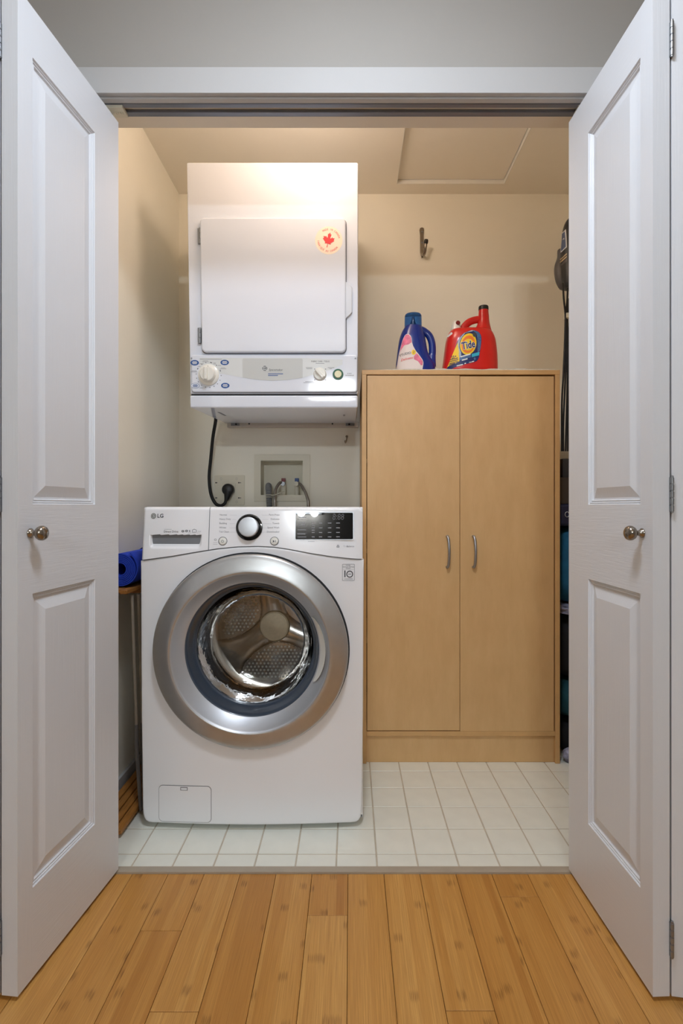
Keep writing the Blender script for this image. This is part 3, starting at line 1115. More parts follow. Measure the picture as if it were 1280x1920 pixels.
# lint filter flap low on the front
q = rrect(wpx(299.3), wpx(397.5), wpz(1537), wpz(1470.5), 0.012)
mb = MB()
decal(mb, rrect(wpx(298.5), wpx(398.4), wpz(1538), wpz(1469.7), 0.013), fb, 0.0004, 1, step=0.02)
fp = MB()
decal(fp, q, fb, 0.0014, 0, step=0.02)
fp.add(mb.v, mb.f, 1)
flap = fp.build('filter_flap', [M['washer_white'], M['grey_seam']], wm, smooth=60, normals=False)
mb = MB()
decal(mb, [(wpx(340), wpz(1478.6)), (wpx(353.8), wpz(1478.6)), (wpx(353.8), wpz(1472.2)), (wpx(340), wpz(1472.2))], fb, 0.0018, 0)
decal(mb, [(wpx(341.4), wpz(1477.4)), (wpx(352.6), wpz(1477.4)), (wpx(352.6), wpz(1473.6)), (wpx(341.4), wpz(1473.6))], fb, 0.0024, 1)
mb.build('latch', [M['grey_seam'], M['washer_white']], flap, smooth=0, normals=False)
for sx_ in (-1, 1):
    for yy in (0.06, 0.69):
        MB().lathe([(0.0, 0), (0.019, 0), (0.019, 0.008), (0.012, 0.012), (0.012, 0.03), (0.0, 0.03)], (sx_ * 0.305, yy, 0), 'z', 20).build('foot', M['rubber'], wm)

# the round door
C0 = (0, 0, DCZ)
wd = bpy.data.objects.new('door', None)
COL.objects.link(wd)
wd.parent = wm
mb = MB()
decal(mb, ellipse(0, DCZ, 0.2975, 0.2975, 96), fb, 0.0008, 1, hole=ellipse(0, DCZ, 0.27, 0.27, 96))  # gap shadow around the ring, painted flat on the front panel
mb.lathe([(0.280, -0.012), (0.2885, -0.0170), (0.2925, -0.0215), (0.2935, -0.0265), (0.2915, -0.0315), (0.2870, -0.0345), (0.277, -0.0375), (0.262, -0.0415), (0.250, -0.0445), (0.242, -0.0458), (0.2385, -0.0455), (0.2370, -0.0435)], C0, 'y', 96, 0)
mb.build('outer_ring', [M['silver'], M['dark_gap']], wd, smooth=50)
mb = MB()
mb.lathe([(0.2372, -0.0437), (0.2355, -0.0425), (0.2330, -0.0390), (0.2240, -0.0250), (0.2120, -0.0110), (0.2060, -0.0050), (0.2040, -0.0040)], C0, 'y', 96, 0)
tag(mb.build('inner_ring', M['silver_light'], wd, smooth=50), 'paler bevelled inner ring')
mb = MB()
mb.lathe([(0.2045, -0.0045), (0.2000, -0.0010), (0.1965, 0.0100), (0.1930, 0.0300), (0.1880, 0.0420), (0.1835, 0.0440), (0.1830, 0.052)], C0, 'y', 96, 0)
tag(mb.build('rim_seal', M['navy_seal'], wd, smooth=50), 'dark navy plastic rim around the glass')
mb = MB()
vs, fs = [], []
N_ = 28
for i in range(N_ + 1):
    t = i / N_
    a = radians(-27 + 56 * t)
    wv = sin(pi * t) ** 0.5
    for r, y in ((0.2080, -0.0075), (0.2085, -0.0130), (0.2090 + 0.016 * wv, -0.0130 - 0.022 * wv), (0.2100 + 0.0165 * wv, -0.0090 - 0.019 * wv)):
        vs.append((r * cos(a), y, DCZ + r * sin(a)))
for i in range(N_):
    for k in range(3):
        fs.append((i * 4 + k, i * 4 + k + 1, i * 4 + 5 + k, i * 4 + 4 + k))
tag(mb.add(vs, fs).build('grip', M['white_plastic'], wd, smooth=50), 'cream finger grip')
mb = MB()
inner = [(0.1835, 0.046), (0.1825, 0.060), (0.1795, 0.085), (0.1750, 0.108), (0.1690, 0.126), (0.1590, 0.140), (0.1450, 0.149), (0.120, 0.156), (0.08, 0.160), (0.04, 0.162), (0.0, 0.1625)]
mb.lathe(inner, C0, 'y', 96)
mb.lathe([(r - 0.007 if r > 0.01 else 0.0, y - 0.004) for r, y in inner], C0, 'y', 96)
mb.build('glass', M['glass'], wd, smooth=60)
mb = MB()
for a in (459.5, 478.5):
    mb = MB()
    x = (a - CX) * 1.54 / F - WXC + 0.002
    mb.box(x - 0.006, x + 0.006, -0.0345, -0.030, DCZ - 0.2895, DCZ - 0.2885)
    mb.build('ring_mark', M['ink_white'], wd, smooth=0)

# drum
DM = Matrix.Translation((0, 0, DCZ)) @ Matrix.Rotation(radians(-4.5), 4, 'X') @ Matrix.Translation((0, 0, -DCZ))
mb = MB()
mb.lathe([(0.192, 0.085), (0.197, 0.080), (0.205, 0.085), (0.235, 0.095), (0.262, 0.115), (0.268, 0.135), (0.268, 0.455), (0.262, 0.478), (0.245, 0.490), (0.220, 0.494), (0.0, 0.494)], C0, 'y', 96, mat=DM)
mb.lathe([(0.2045, -0.002), (0.2085, 0.02), (0.205, 0.05), (0.2, 0.075), (0.205, 0.084)], C0, 'y', 96, 1)
dm = mb.build('drum', [M['steel'], M['navy_seal']], wm, smooth=40)
# three broad embossed arms on the back plate
mb = MB()
for a in (100, 214, 336):
    ca, sa = cos(radians(a)), sin(radians(a))
    prof = [(0.03, 0.060), (0.08, 0.048), (0.13, 0.048), (0.18, 0.058), (0.225, 0.085)]
    vs, fs = [], []
    for r, w_ in prof:
        for s_, y in ((-1, 0.4945), (-0.72, 0.476), (0, 0.472), (0.72, 0.476), (1, 0.4945)):
            u = s_ * w_
            vs.append(DM @ Vector((r * ca - u * sa, y, DCZ + r * sa + u * ca)))
    for i in range(len(prof) - 1):
        for k in range(4):
            fs.append((i * 5 + k, i * 5 + k + 1, i * 5 + 6 + k, i * 5 + 5 + k))
    mb.add(vs, fs)
mb.build('back_arm', M['steel'], dm, smooth=60)
mb = MB()
mb.lathe([(0.064, 0.490), (0.060, 0.470), (0.056, 0.466), (0.0535, 0.466), (0.0525, 0.463), (0.0, 0.461)], C0, 'y', 48, mat=DM)
tag(mb.build('hub_cap', M['hub'], dm, smooth=40), 'pale round hub cap')
# lifters on the drum wall
for a in (158, 275, 40):
    mb = MB()
    vs, fs = [], []
    ys = (0.13, 0.15, 0.20, 0.30, 0.40, 0.455, 0.47)
    for i, y in enumerate(ys):
        hgt = (0.0, 0.03, 0.042, 0.05, 0.055, 0.05, 0.0)[i]
        wdt = (0.01, 0.035, 0.045, 0.05, 0.055, 0.055, 0.02)[i]
        for s_, hh in ((-1, 0.0), (-0.55, 0.75), (-0.2, 1.0), (0.2, 1.0), (0.55, 0.75), (1, 0.0)):
            an = radians(a) + s_ * wdt / 0.268
            r = 0.2685 - hh * hgt
            vs.append(DM @ Vector((r * cos(an), y, DCZ + r * sin(an))))
    for i in range(len(ys) - 1):
        for k in range(5):
            fs.append((i * 6 + k, i * 6 + k + 1, i * 6 + 7 + k, i * 6 + 6 + k))
    mb.add(vs, fs).build('lifter', M['steel'], dm, smooth=60)
# beads pressed into wall and back plate
mb = MB()


def bead(p, nrm_, r=0.0042):
    u = nrm_.cross(Vector((0.3, 0.2, 1))).normalized()
    w_ = nrm_.cross(u)
    ring = [p + (u * cos(i * pi / 3) + w_ * sin(i * pi / 3)) * r for i in range(6)]
    r2 = [p + (u * cos(i * pi / 3) + w_ * sin(i * pi / 3)) * r * 0.6 + nrm_ * r * 0.6 for i in range(6)]
    mb.add([DM @ q_ for q_ in ring + r2], [(i, (i + 1) % 6, 6 + (i + 1) % 6, 6 + i) for i in range(6)] + [(6, 7, 8, 9, 10, 11)])


for i in range(72):
    an = 2 * pi * i / 72
    da = [abs((math.degrees(an) - a + 180) % 360 - 180) for a in (158, 275, 40)]
    if min(da) < 13:
        continue
    for k in range(12):
        y = 0.155 + 0.025 * k + (0.0125 if i % 2 else 0)
        nr = Vector((-cos(an), 0, -sin(an)))
        bead(Vector((0.268 * cos(an), y, DCZ + 0.268 * sin(an))), nr)
row = 0
z = -0.215
while z < 0.215:
    x = -0.215 + (0.0075 if row % 2 else 0)
    while x < 0.215:
        r, an = sqrt(x * x + z * z), math.degrees(atan2(z, x))
        if 0.085 < r < 0.212:
            ok = True
            for a in (100, 214, 336):
                ra = radians(a)
                along, off = x * cos(ra) + z * sin(ra), abs(-x * sin(ra) + z * cos(ra))
                if along > 0 and off < 0.052 + max(0, along - 0.12) * 0.3:
                    ok = False
            if ok and not 0 < (an % 360) < 98:
                bead(Vector((x, 0.494, DCZ + z)), Vector((0, -1, 0)), 0.0046)
        x += 0.015
    z += 0.013
    row += 1
tag(mb.build('drum_beads', M['bead_glint'], dm, smooth=0), kind='stuff')

# ------------------------------------------------------------------ dryer on the wall
DXC, DYF, DZB = wx(513.5, 1.863), 1.863, 1.336
dy = thing('tumble_dryer', 'white wall hung tumble dryer with a square door above the washing machine', 'dryer', (DXC, DYF, DZB))
DTILT = radians(3.0)
dy.rotation_euler = (DTILT, 0, 0)


def dz(py):
    a = (CY - py) / F
    return (a * DYF - (DZB - EYE)) / (cos(DTILT) + a * sin(DTILT))


def dx(px, py):
    Y = DYF - dz(py) * sin(DTILT)
    return (px - CX) * Y / F - DXC


DW, DH, DD = 0.3025, dz(302.5), 0.512
mb = MB()
mb.box(-DW, DW, 0.004, DD, dz(739), DH, 0.006)
mb.build('body', M['enamel'], dy)
mb = MB().box(-DW + 0.001, DW - 0.001, -0.004, DD, 0.0, dz(741.5), 0.006, seg=3)
base = mb.build('base', M['enamel'], dy)
mb = MB()
for x_, y_ in ((-0.23, 0.12), (0.25, 0.2)):
    mb = MB()
    mb.box(x_ - 0.004, x_ + 0.004, y_, y_ + 0.11 if x_ < 0 else y_ + 0.04, -0.0008, 0.001)
    mb.build('underside_slot', M['grey_seam'], base, smooth=0)
MB().box(-DW + 0.004, DW - 0.004, 0.006, 0.1, dz(741.8), dz(738.2)).build('seam_backing', M['dark_gap'], dy, smooth=0)
# door with the notch on its free edge
L_, R_, T_, B_ = dx(376, 411), dx(648, 411), dz(411), dz(662)
nt = [dz(527), dz(536), dz(590), dz(600)]
nx_ = dx(660, 560)
mb = MB()
r0 = rrect(L_ - 0.003, R_ + 0.003, B_ - 0.003, T_ + 0.003, 0.018)
decal(mb, r0, flat_y(0.004), 0.0008, 0)
mb.build('door_gap', M['grey_seam'], dy, smooth=0, normals=False)
mb = MB()
mb.prism(rrect(L_, R_, B_, T_, 0.016), -0.013, 0.0035, 0.006, seg=4)
dd_ = mb.build('door', M['enamel'], dy, smooth=50)
mb = MB()
mb.prism([(R_ - 0.004, nt[0]), (nx_ - 0.006, nt[1]), (nx_, nt[1] - 0.008), (nx_, nt[2] + 0.008), (nx_ - 0.006, nt[2]), (R_ - 0.004, nt[3])], -0.0055, 0.0036, 0.0025, seg=3)
tag(mb.build('door_pull', pm('grey_white_pull', (205, 208, 214), 0.35), dd_, smooth=50), 'moulded grey white door pull')
for py in (443.5, 629.5):
    x, z = dx(376.3, py), dz(py)
    mb = MB()
    for k in range(3):
        za = z - 0.0275 + k * 0.0185
        mb.lathe([(0.001, za), (0.0032, za + 0.0006), (0.0032, za + 0.0174), (0.001, za + 0.018)], (x - 0.001, -0.0062, 0), 'z', 12)
    mb.box(x - 0.010, x + 0.002, -0.0042, 0.002, z - 0.027, z + 0.027, 0.0008)
    mb.build('hinge', M['galv'], dy)
# maple leaf sticker
cxs, czs = dx(616.5, 454), dz(454)
sp_ = flat_y(-0.0130)
mb = MB()
decal(mb, ellipse(cxs, czs, 0.0480, 0.0480, 40), sp_, 0.0004, 0)
half = [(0.0, 1.0), (0.125, 0.74), (0.235, 0.80), (0.18, 0.29), (0.245, 0.24), (0.44, 0.47), (0.50, 0.34), (0.75, 0.39), (0.67, 0.13), (0.78, 0.03), (0.36, -0.35), (0.415, -0.52), (0.03, -0.47), (0.055, -0.96)]
lf = [(x * 0.0265, z * 0.0270) for x, z in half] + [(-x * 0.0265, z * 0.0270) for x, z in half[::-1] if x > 0]
ra = radians(-13)
decal(mb, [(cxs - 0.001 + x * cos(ra) - z * sin(ra), czs + 0.001 + x * sin(ra) + z * cos(ra)) for x, z in lf], sp_, 0.0010, 1)
for s_, a0, st, inward in (('MADE IN CANADA', 121, -8.2, False), ('FABRIQUÉ AU CANADA', 184, 8.0, True)):
    for i, ch in enumerate(s_):
        if ch == ' ':
            continue
        a = radians(a0 + st * i)
        text(mb, ch, cxs + 0.0375 * cos(a), czs + 0.0375 * sin(a), 0.0098, sp_, 1, 'CENTER', 0.0010, rot=(a + pi / 2) if inward else (a - pi / 2), sx=0.72)
tag(mb.build('sticker', [M['sticker_cream'], M['sticker_red']], dd_, smooth=0, normals=False), 'round cream sticker with a red maple leaf')
# control panel
c0, c1, e0, e1 = dx(359.5, 700), dx(669.5, 700), dz(735.5), dz(666)
mb = MB()
mb.prism(rrect(c0 - 0.0015, c1 + 0.0015, e0 - 0.0015, e1, 0.010), 0.001, 0.006, 0.0, mi=1)
mb.prism(rrect(c0, c1, e0, e1, 0.009), -0.0065, 0.0045, 0.004, seg=4, mi=0)
dcp = mb.build('control_panel', [M['enamel'], M['grey_seam']], dy, smooth=50)
S = flat_y(-0.0065)
mb = MB()
# pale grey field with a sweeping lower edge, darker badge in the middle
fld = [(dx(375, 672), dz(672)), (dx(455, 672), dz(672)), (dx(568, 672), dz(672)), (dx(642, 674), dz(675)), (dx(642, 683), dz(684)), (dx(625, 690), dz(692)), (dx(568, 709), dz(709)), (dx(512, 714), dz(714)), (dx(455, 709), dz(708.5)), (dx(420, 702), dz(702)), (dx(375, 698), dz(698))]
decal(mb, fld, S, 0.0003, 0)
bdg = [(dx(457, 673), dz(673.2)), (dx(566, 673), dz(673.2)), (dx(567.5, 675), dz(675)), (dx(567.5, 709), dz(709)), (dx(540, 713), dz(713)), (dx(511, 714.5), dz(714.5)), (dx(480, 713), dz(712.5)), (dx(455.5, 709), dz(708.5)), (dx(455.5, 675), dz(675))]
decal(mb, bdg, S, 0.0006, 1)
gx, gz = dx(496.8, 691), dz(691.5)
decal(mb, ellipse(gx, gz, 0.0087, 0.0087), S, 0.0009, 2, hole=ellipse(gx, gz, 0.0066, 0.0066))
text(mb, 'GE', gx, gz, 0.0092, S, 2, 'CENTER', 0.0009, sx=0.75, bold=0.03, shear=0.25)
for k in range(4):
    a = radians(45 + 90 * k)
    decal(mb, ellipse(gx + 0.0076 * cos(a), gz + 0.0076 * sin(a), 0.0016, 0.0016, 10), S, 0.0011, 1)
text(mb, 'Spacemaker', dx(504, 694), dz(694.3), 0.0104, S, 2, 'LEFT', 0.0009, shear=0.25)
bar(mb, dx(497, 698), dx(528, 698), dz(698), 0.0004, S, 3, 0.0009)
bar(mb, dx(503, 701.8), dx(531, 701.8), dz(701.8), 0.0026, S, 4, 0.0009)
bar(mb, dx(503, 704.8), dx(521.5, 704.8), dz(704.8), 0.0026, S, 4, 0.0009)
for px, py, solid in ((366, 681, 1), (422, 680.5, 1), (367, 724, 0), (423, 723.6, 1)):
    ex, ez = dx(px, py), dz(py)
    decal(mb, ellipse(ex, ez, 0.0152, 0.0096), S, 0.0006, 4)
    if not solid:
        decal(mb, ellipse(ex, ez, 0.0142, 0.0086), S, 0.0009, 6)
    for q in (-0.0036, 0.0, 0.0036):
        ww = 0.0095 if q == 0 else 0.0075
        bar(mb, ex - ww, ex + ww, ez + q, 0.0020, S, 5 if solid else 4, 0.0011)
kx, kz = dx(392, 703.5), dz(703.8)
bar(mb, dx(376, 674), dx(417, 674), dz(674.3), 0.0013, S, 3)
for px, py, w_ in ((386, 677.5, 10), (386, 679.4, 12), (379, 682.8, 8), (403, 681.5, 5), (403, 683.2, 5), (374, 688, 5), (412, 686, 6), (365, 696, 9), (364.5, 698, 12), (419, 690.6, 8), (419, 692.4, 12), (378, 728, 6)):
    bar(mb, dx(px - w_ / 2, py), dx(px + w_ / 2, py), dz(py), 0.0012, S, 3)
for a, wd_ in ((78, 3), (102, 1), (122, 1), (150, 2.2), (50, 1.4), (20, 2.4), (-3, 1), (-25, 1), (-45, 1), (-65, 1), (-85, 1), (-105, 1), (-125, 1), (-147, 1), (-165, 1), (176, 1)):
    rr_ = 0.0445
    ax_, az_ = kx + rr_ * cos(radians(a)), kz + rr_ * sin(radians(a))
    h_ = 0.0013
    decal(mb, [(ax_ + (u * wd_ * -sin(radians(a)) + v * cos(radians(a))) * h_, az_ + (u * wd_ * cos(radians(a)) + v * sin(radians(a))) * h_) for u, v in ((-1, -1), (1, -1), (1, 1), (-1, 1))], S, 0.0006, 2)
text(mb, 'FABRIC CARE / TISSUS', dx(600.5, 678.5), dz(678.6), 0.0078, S, 2, 'CENTER', 0.0006, sx=0.86)
bar(mb, dx(592, 682), dx(608, 682), dz(682.2), 0.0014, S, 3)
for px, py, w_ in ((579.5, 690, 12), (580, 692.2, 11), (620.5, 690, 12), (620, 692.2, 5), (580, 716.2, 15), (580.5, 718.2, 23), (620.5, 716.2, 14), (620.5, 718.4, 8)):
    bar(mb, dx(px - w_ / 2, py), dx(px + w_ / 2, py), dz(py), 0.0014, S, 3)
for px, py in ((590, 692.8), (610.3, 692.8), (590, 713), (610.3, 713)):
    decal(mb, ellipse(dx(px, py), dz(py), 0.0016, 0.0016, 10), S, 0.0006, 2)
text(mb, 'START', dx(654.8, 701), dz(701.3), 0.0056, S, 2, 'CENTER')
text(mb, 'DEMARRAGE', dx(655, 704.6), dz(704.7), 0.0056, S, 2, 'CENTER', sx=0.95)
mb.build('lettering', [M['panel_grey'], M['badge_grey'], M['ink'], M['ink_soft'], M['ink_blue'], M['ink_white'], M['enamel']], dcp, smooth=0, normals=False)
# knobs and start button
mb = MB()
mb.lathe([(0.0, -0.0065), (0.0372, -0.0065), (0.0375, -0.0095), (0.0360, -0.0115), (0.0275, -0.0135), (0.0262, -0.0160), (0.0255, -0.0290), (0.0235, -0.0315), (0.0, -0.0325)], (kx, 0, kz), 'y', 48)
kn = mb.build('timer_knob', M['white_plastic'], dcp, smooth=40)
mb = MB()
mb.box(kx - 0.0085, kx + 0.0035, -0.044, -0.030, kz - 0.022, kz + 0.023, 0.0035, seg=3)
mb.build('knob_grip', M['white_plastic'], kn, smooth=50)
mb = MB()
decal(mb, [(kx - 0.002, kz + 0.0275), (kx - 0.0005, kz + 0.0318), (kx + 0.0015, kz + 0.0275)], flat_y(-0.0136), 0.0008, 0)
mb.build('knob_pointer', M['ink'], kn, smooth=0, normals=False)
k2x, k2z = dx(599.8, 702.6), dz(702.8)
mb = MB()
mb.lathe([(0.0, -0.0065), (0.0232, -0.0065), (0.0235, -0.0085), (0.0222, -0.0100), (0.0215, -0.0190), (0.0195, -0.0215), (0.0, -0.0220)], (k2x, 0, k2z), 'y', 40)
kn = mb.build('temperature_knob', M['white_plastic'], dcp, smooth=40)
mb = MB()
mb.box(-0.0065, 0.0065, -0.033, -0.020, -0.0205, 0.0205, 0.0035, seg=3)
mb.xf(Matrix.Translation((k2x, 0, k2z)) @ Matrix.Rotation(radians(-42), 4, 'Y'))
mb.build('knob_grip', M['white_plastic'], kn, smooth=50)
sx2, sz2 = dx(633.6, 702.8), dz(702.8)
mb = MB()
mb.lathe([(0.0, -0.0065), (0.0192, -0.0065), (0.0192, -0.0095), (0.0182, -0.0108), (0.0138, -0.0108), (0.0136, -0.008), (0.0, -0.008)], (sx2, 0, sz2), 'y', 36)
sb = mb.build('start_button', M['green'], dcp, smooth=40)
mb = MB()
mb.lathe([(0.0128, -0.0075), (0.0128, -0.0125), (0.0118, -0.0140), (0.0, -0.0146)], (sx2, 0, sz2), 'y', 36)
tag(mb.build('button_cap', M['start'], sb, smooth=40), 'round cream button cap')
for px in (359 + 4, 666):
    MB().lathe([(0.0, -0.0085), (0.0022, -0.0082), (0.003, -0.0065), (0.003, -0.006)], (dx(px - 3 if px < 400 else px, 672.5), 0, dz(672.5)), 'y', 14).build('screw', M['galv'], dcp)

# power cord and plug of the dryer (in dryer space via its inverse)
INV = (Matrix.Translation(dy.location) @ Matrix.Rotation(DTILT, 4, 'X')).inverted()
BY = BACK - 0.005
cord = bez([(wx(404, 2.30), 2.30, wz(780, 2.30)), (wx(404, 2.31), 2.31, wz(790, 2.31)), (wx(399, 2.34), 2.34, wz(820, 2.34)), (wx(395, 2.37), 2.37, wz(860, 2.37)), (wx(392, 2.38), 2.38, wz(895, 2.38)), (wx(395, 2.38), 2.38, wz(925, 2.38)), (wx(403, 2.38), 2.38, wz(943, 2.38)), (wx(413, 2.375), 2.375, wz(948, 2.375)), (wx(421, 2.372), 2.372, wz(944, 2.372)), (wx(424, 2.375), 2.375, wz(936, 2.375))], 8)
mb = MB().tube(cord, 0.0075, 12, flat=0.8).xf(INV)
pc = mb.build('power_cord', M['rubber'], dy, smooth=60)
px_, pz_ = wx(427.5, 2.385), wz(918, 2.385)
mb = MB()
mb.lathe([(0.0, -0.036), (0.016, -0.035), (0.0245, -0.031), (0.0275, -0.024), (0.0275, -0.006), (0.0255, 0.0)], (px_, BACK - 0.010, pz_), 'y', 32)
mb.tube([(px_, BACK - 0.030, pz_ - 0.008), (px_ - 0.001, BACK - 0.031, pz_ - 0.026), (px_ - 0.005, BACK - 0.033, pz_ - 0.042), (px_ - 0.007, BACK - 0.036, pz_ - 0.05)], [0.021, 0.0165, 0.0115, 0.009], 20)
mb.xf(INV)
mb.build('plug', M['black'], pc, smooth=50)

# ledger board under the dryer
mb = MB()
lb = thing('mounting_ledger', 'pale painted ledger board with metal brackets under the dryer', 'bracket', (wx(550, 2.39), BACK, 1.345))
lx0, lx1 = wx(426, 2.39) - lb.location.x, wx(672, 2.39) - lb.location.x
lz = wz(801, 2.385) - lb.location.z
MB().box(lx0, lx1, -0.028, 0.0, lz, lz + 0.026, 0.002).build('board', M['ledger'], lb)
for px in (441, 656):
    x = wx(px, 2.385) - lb.location.x
    mb = MB()
    mb.box(x - 0.020, x + 0.020, -0.0305, -0.028, lz + 0.006, lz + 0.020, 0.001)
    br = mb.build('bracket_plate', M['galv'], lb)
    s_ = 1 if px < 500 else -1
    MB().lathe([(0.0, -0.0345), (0.0040, -0.034), (0.0045, -0.0305)], (x + s_ * 0.004, 0, lz + 0.013), 'y', 14).build('screw', M['black'], br)
for px in (467, 623):
    MB().lathe([(0.0, -0.032), (0.0035, -0.0315), (0.004, -0.028)], (wx(px, 2.385) - lb.location.x, 0, lz + 0.016), 'y', 14).build('screw', M['black'], lb)

# ------------------------------------------------------------------ outlet, valve box, hoses, hooks
ox0, ox1, oz0, oz1 = wx(402.5, BACK), wx(458.5, BACK), wz(947, BACK), wz(891, BACK)
ol = thing('power_outlet', 'square cream power outlet plate behind the washing machine', 'outlet', ((ox0 + ox1) / 2, BACK, oz0))
cx_ = ol.location.x
mb = MB().prism(rrect(ox0 - cx_, ox1 - cx_, 0, oz1 - oz0, 0.003, 2), -0.005, 0.0, 0.002)
pt = mb.build('cover_plate', M['box_plastic'], ol)
fx = wx(429.5, BACK) - cx_
fz = wz(917, BACK) - oz0
MB().prism(rrect(fx - 0.033, fx + 0.031, fz - 0.03, fz + 0.028, 0.004, 2), -0.0075, -0.004, 0.0015).build('socket_face', M['box_plastic'], ol)
for px, py, big in ((449, 905.2, 1), (449, 933.6, 1), (406.5, 905.2, 0), (406.5, 933.6, 0)):
    x, z = wx(px, BACK) - cx_, wz(py, BACK) - oz0
    mb = MB()
    mb.lathe([(0.0, -0.0056), (0.0032, -0.0054), (0.0032, -0.0046)], (x - 0.003, 0, z), 'y', 12)
    mb.box(x - 0.002, x + (0.008 if big else 0.004), -0.0056, -0.0046, z - 0.0014, z + 0.0014)
    mb.build('keyhole_slot', M['dark_gap'], pt, smooth=0)
for px, py in ((415, 898), (444, 898), (415, 941), (444, 941)):
    x, z = wx(px, BACK) - cx_, wz(py, BACK) - oz0
    pts = ellipse(x, z, 0.0045, 0.006, 16)
    mb = MB()
    decal(mb, pts, flat_y(-0.005), 0.0004, 0, hole=ellipse(x, z, 0.0038, 0.0053, 16))
    mb.build('knockout_ring', M['ink_soft'], pt, smooth=0, normals=False)

vb = thing('washer_valve_box', 'cream recessed water valve box in the wall above the washing machine', 'valve box', ((RX0 + RX1) / 2, BACK, RZ0))
vcx = vb.location.x
f0, f1, g0, g1 = wx(476.5, BACK) - vcx, wx(581, BACK) - vcx, wz(940, BACK) - RZ0, wz(852.5, BACK) - RZ0
i0, i1, j0, j1 = wx(489, BACK) - vcx, wx(567.5, BACK) - vcx, wz(928, BACK) - RZ0, wz(864, BACK) - RZ0
mb = MB()
mb.box(f0, f1, -0.006, 0, j1, g1, 0.0015)
mb.box(f0, f1, -0.006, 0, g0, j0, 0.0015)
mb.box(f0, i0, -0.006, 0, j0 - 0.001, j1 + 0.001)
mb.box(i1, f1, -0.006, 0, j0 - 0.001, j1 + 0.001)
mb.build('frame', M['box_plastic'], vb)
mb = MB()
dp = 0.085
mb.box(i0 - 0.002, i0, -0.004, dp, j0, j1)
mb.box(i1, i1 + 0.002, -0.004, dp, j0, j1)
mb.box(i0, i1, -0.004, dp, j1, j1 + 0.002)
mb.box(i0, i1, -0.004, dp, j0 - 0.002, j0)
mb.box(i0, i1, dp, dp + 0.002, j0, j1)
mb.build('recess', M['box_plastic'], vb, smooth=0)
VY = 0.035
for px, mt, lab in ((531.5, 'red_valve', 'red hot water valve'), (556.5, 'blue_valve', 'blue cold water valve')):
    x = wx(px, BACK + VY) - vcx
    zt = wz(901, BACK + VY) - RZ0
    mb = MB()
    mb.box(x - 0.0095, x + 0.0095, VY - 0.010, VY + 0.006, zt - 0.006, zt + 0.011, 0.002, mi=0)
    mb.lathe([(0.0, 0), (0.0095, 0), (0.0095, 0.012), (0.0, 0.012)], (x, VY, zt - 0.02), 'z', 16, 1)
    mb.tube([(x, VY, zt - 0.016), (x, VY - 0.02, zt - 0.018)], 0.009, 14, 1)
    mb.tube([(x, VY, zt - 0.02), (x, VY, j0)], 0.011, 14, 2)
    tag(mb.build('valve', [M[mt], M['galv'], M['box_plastic']], vb), lab)
# hoses drop behind the machine onto its back
hz = 0.90


def hose(name, pts, r, mats, label, ribs=False):
    P = bez(pts, 10)
    z0 = min(P, key=lambda p: p.z)
    root = thing(name, label, 'hose', (z0.x, z0.y, z0.z))
    rr = r
    if ribs:
        rr = [r * (1 + 0.10 * (1 if i % 2 else -1)) for i in range(len(P))]
    MB().tube([p - root.location for p in P], rr, 14).build('tube', mats, root, smooth=60 if not ribs else 30)
    return root


VYW = BACK + VY
xr, xb = wx(531.5, VYW), wx(556.5, VYW)
zr = wz(901, VYW) - 0.017
r1 = hose('water_hose', [(xr, VYW - 0.022, zr), (wx(525, 2.42), 2.412, wz(905.5, 2.42)), (wx(517.5, 2.39), 2.385, wz(917, 2.385)), (wx(515.5, 2.375), 2.372, wz(932, 2.372)), (wx(515.5, 2.368), 2.366, wz(948, 2.366)), (wx(518, 2.364), 2.364, 0.80)], 0.0068, M['braid'], 'braided steel water hose from the red hot valve')
MB().lathe([(0.0, 0), (0.0105, 0.0), (0.0105, 0.012), (0.0, 0.012)], Vector((xr, VYW - 0.034, zr + 0.0005)) - r1.location, 'y', 8).build('coupling_nut', M['galv'], r1)
r2 = hose('water_hose', [(xb, VYW - 0.022, zr), (wx(563, 2.42), 2.412, wz(908, 2.412)), (wx(571, 2.39), 2.385, wz(920, 2.385)), (wx(576, 2.372), 2.372, wz(934, 2.372)), (wx(578, 2.368), 2.366, wz(948, 2.366)), (wx(579, 2.364), 2.364, 0.80)], 0.0068, M['braid'], 'braided steel water hose from the blue cold valve')
MB().lathe([(0.0, 0), (0.0115, 0.0), (0.0115, 0.014), (0.0, 0.014)], Vector((xb, VYW - 0.036, zr + 0.0005)) - r2.location, 'y', 8).build('coupling_nut', M['cream_plastic'], r2)
dh_pts = [(wx(503.5, 2.46), 2.465, 1.050), (wx(503.5, 2.45), 2.452, 1.072), (wx(503.5, 2.43), 2.425, 1.078), (wx(503.4, 2.40), 2.396, 1.060), (wx(504, 2.385), 2.386, 1.02), (wx(505, 2.38), 2.380, 0.98), (wx(504.5, 2.37), 2.372, 0.93), (wx(503, 2.365), 2.365, 0.80)]
r3 = hose('drain_hose', dh_pts, 0.0132, M['hose_grey'], 'grey corrugated drain hose hooked into the valve box', ribs=True)
mb = MB()
for zz in (wz(928, 2.385), wz(932, 2.385)):
    c_ = Vector((wx(504.5, 2.385), 2.385, zz))
    mb.tube([c_ - r3.location + Vector((0.0158 * cos(a * pi / 8), 0.0158 * sin(a * pi / 8), 0.0)) for a in range(17)], 0.0016, 8)
mb.tube([p - r3.location for p in bez([(wx(508.5, 2.37), 2.366, wz(929, 2.37)), (wx(517, 2.36), 2.358, wz(927.5, 2.36)), (wx(527, 2.37), 2.368, wz(923, 2.37)), (wx(533, 2.39), 2.388, wz(921, 2.39))], 6)], 0.0020, 8)
mb.build('cable_tie', M['cream_plastic'], r3, smooth=60)

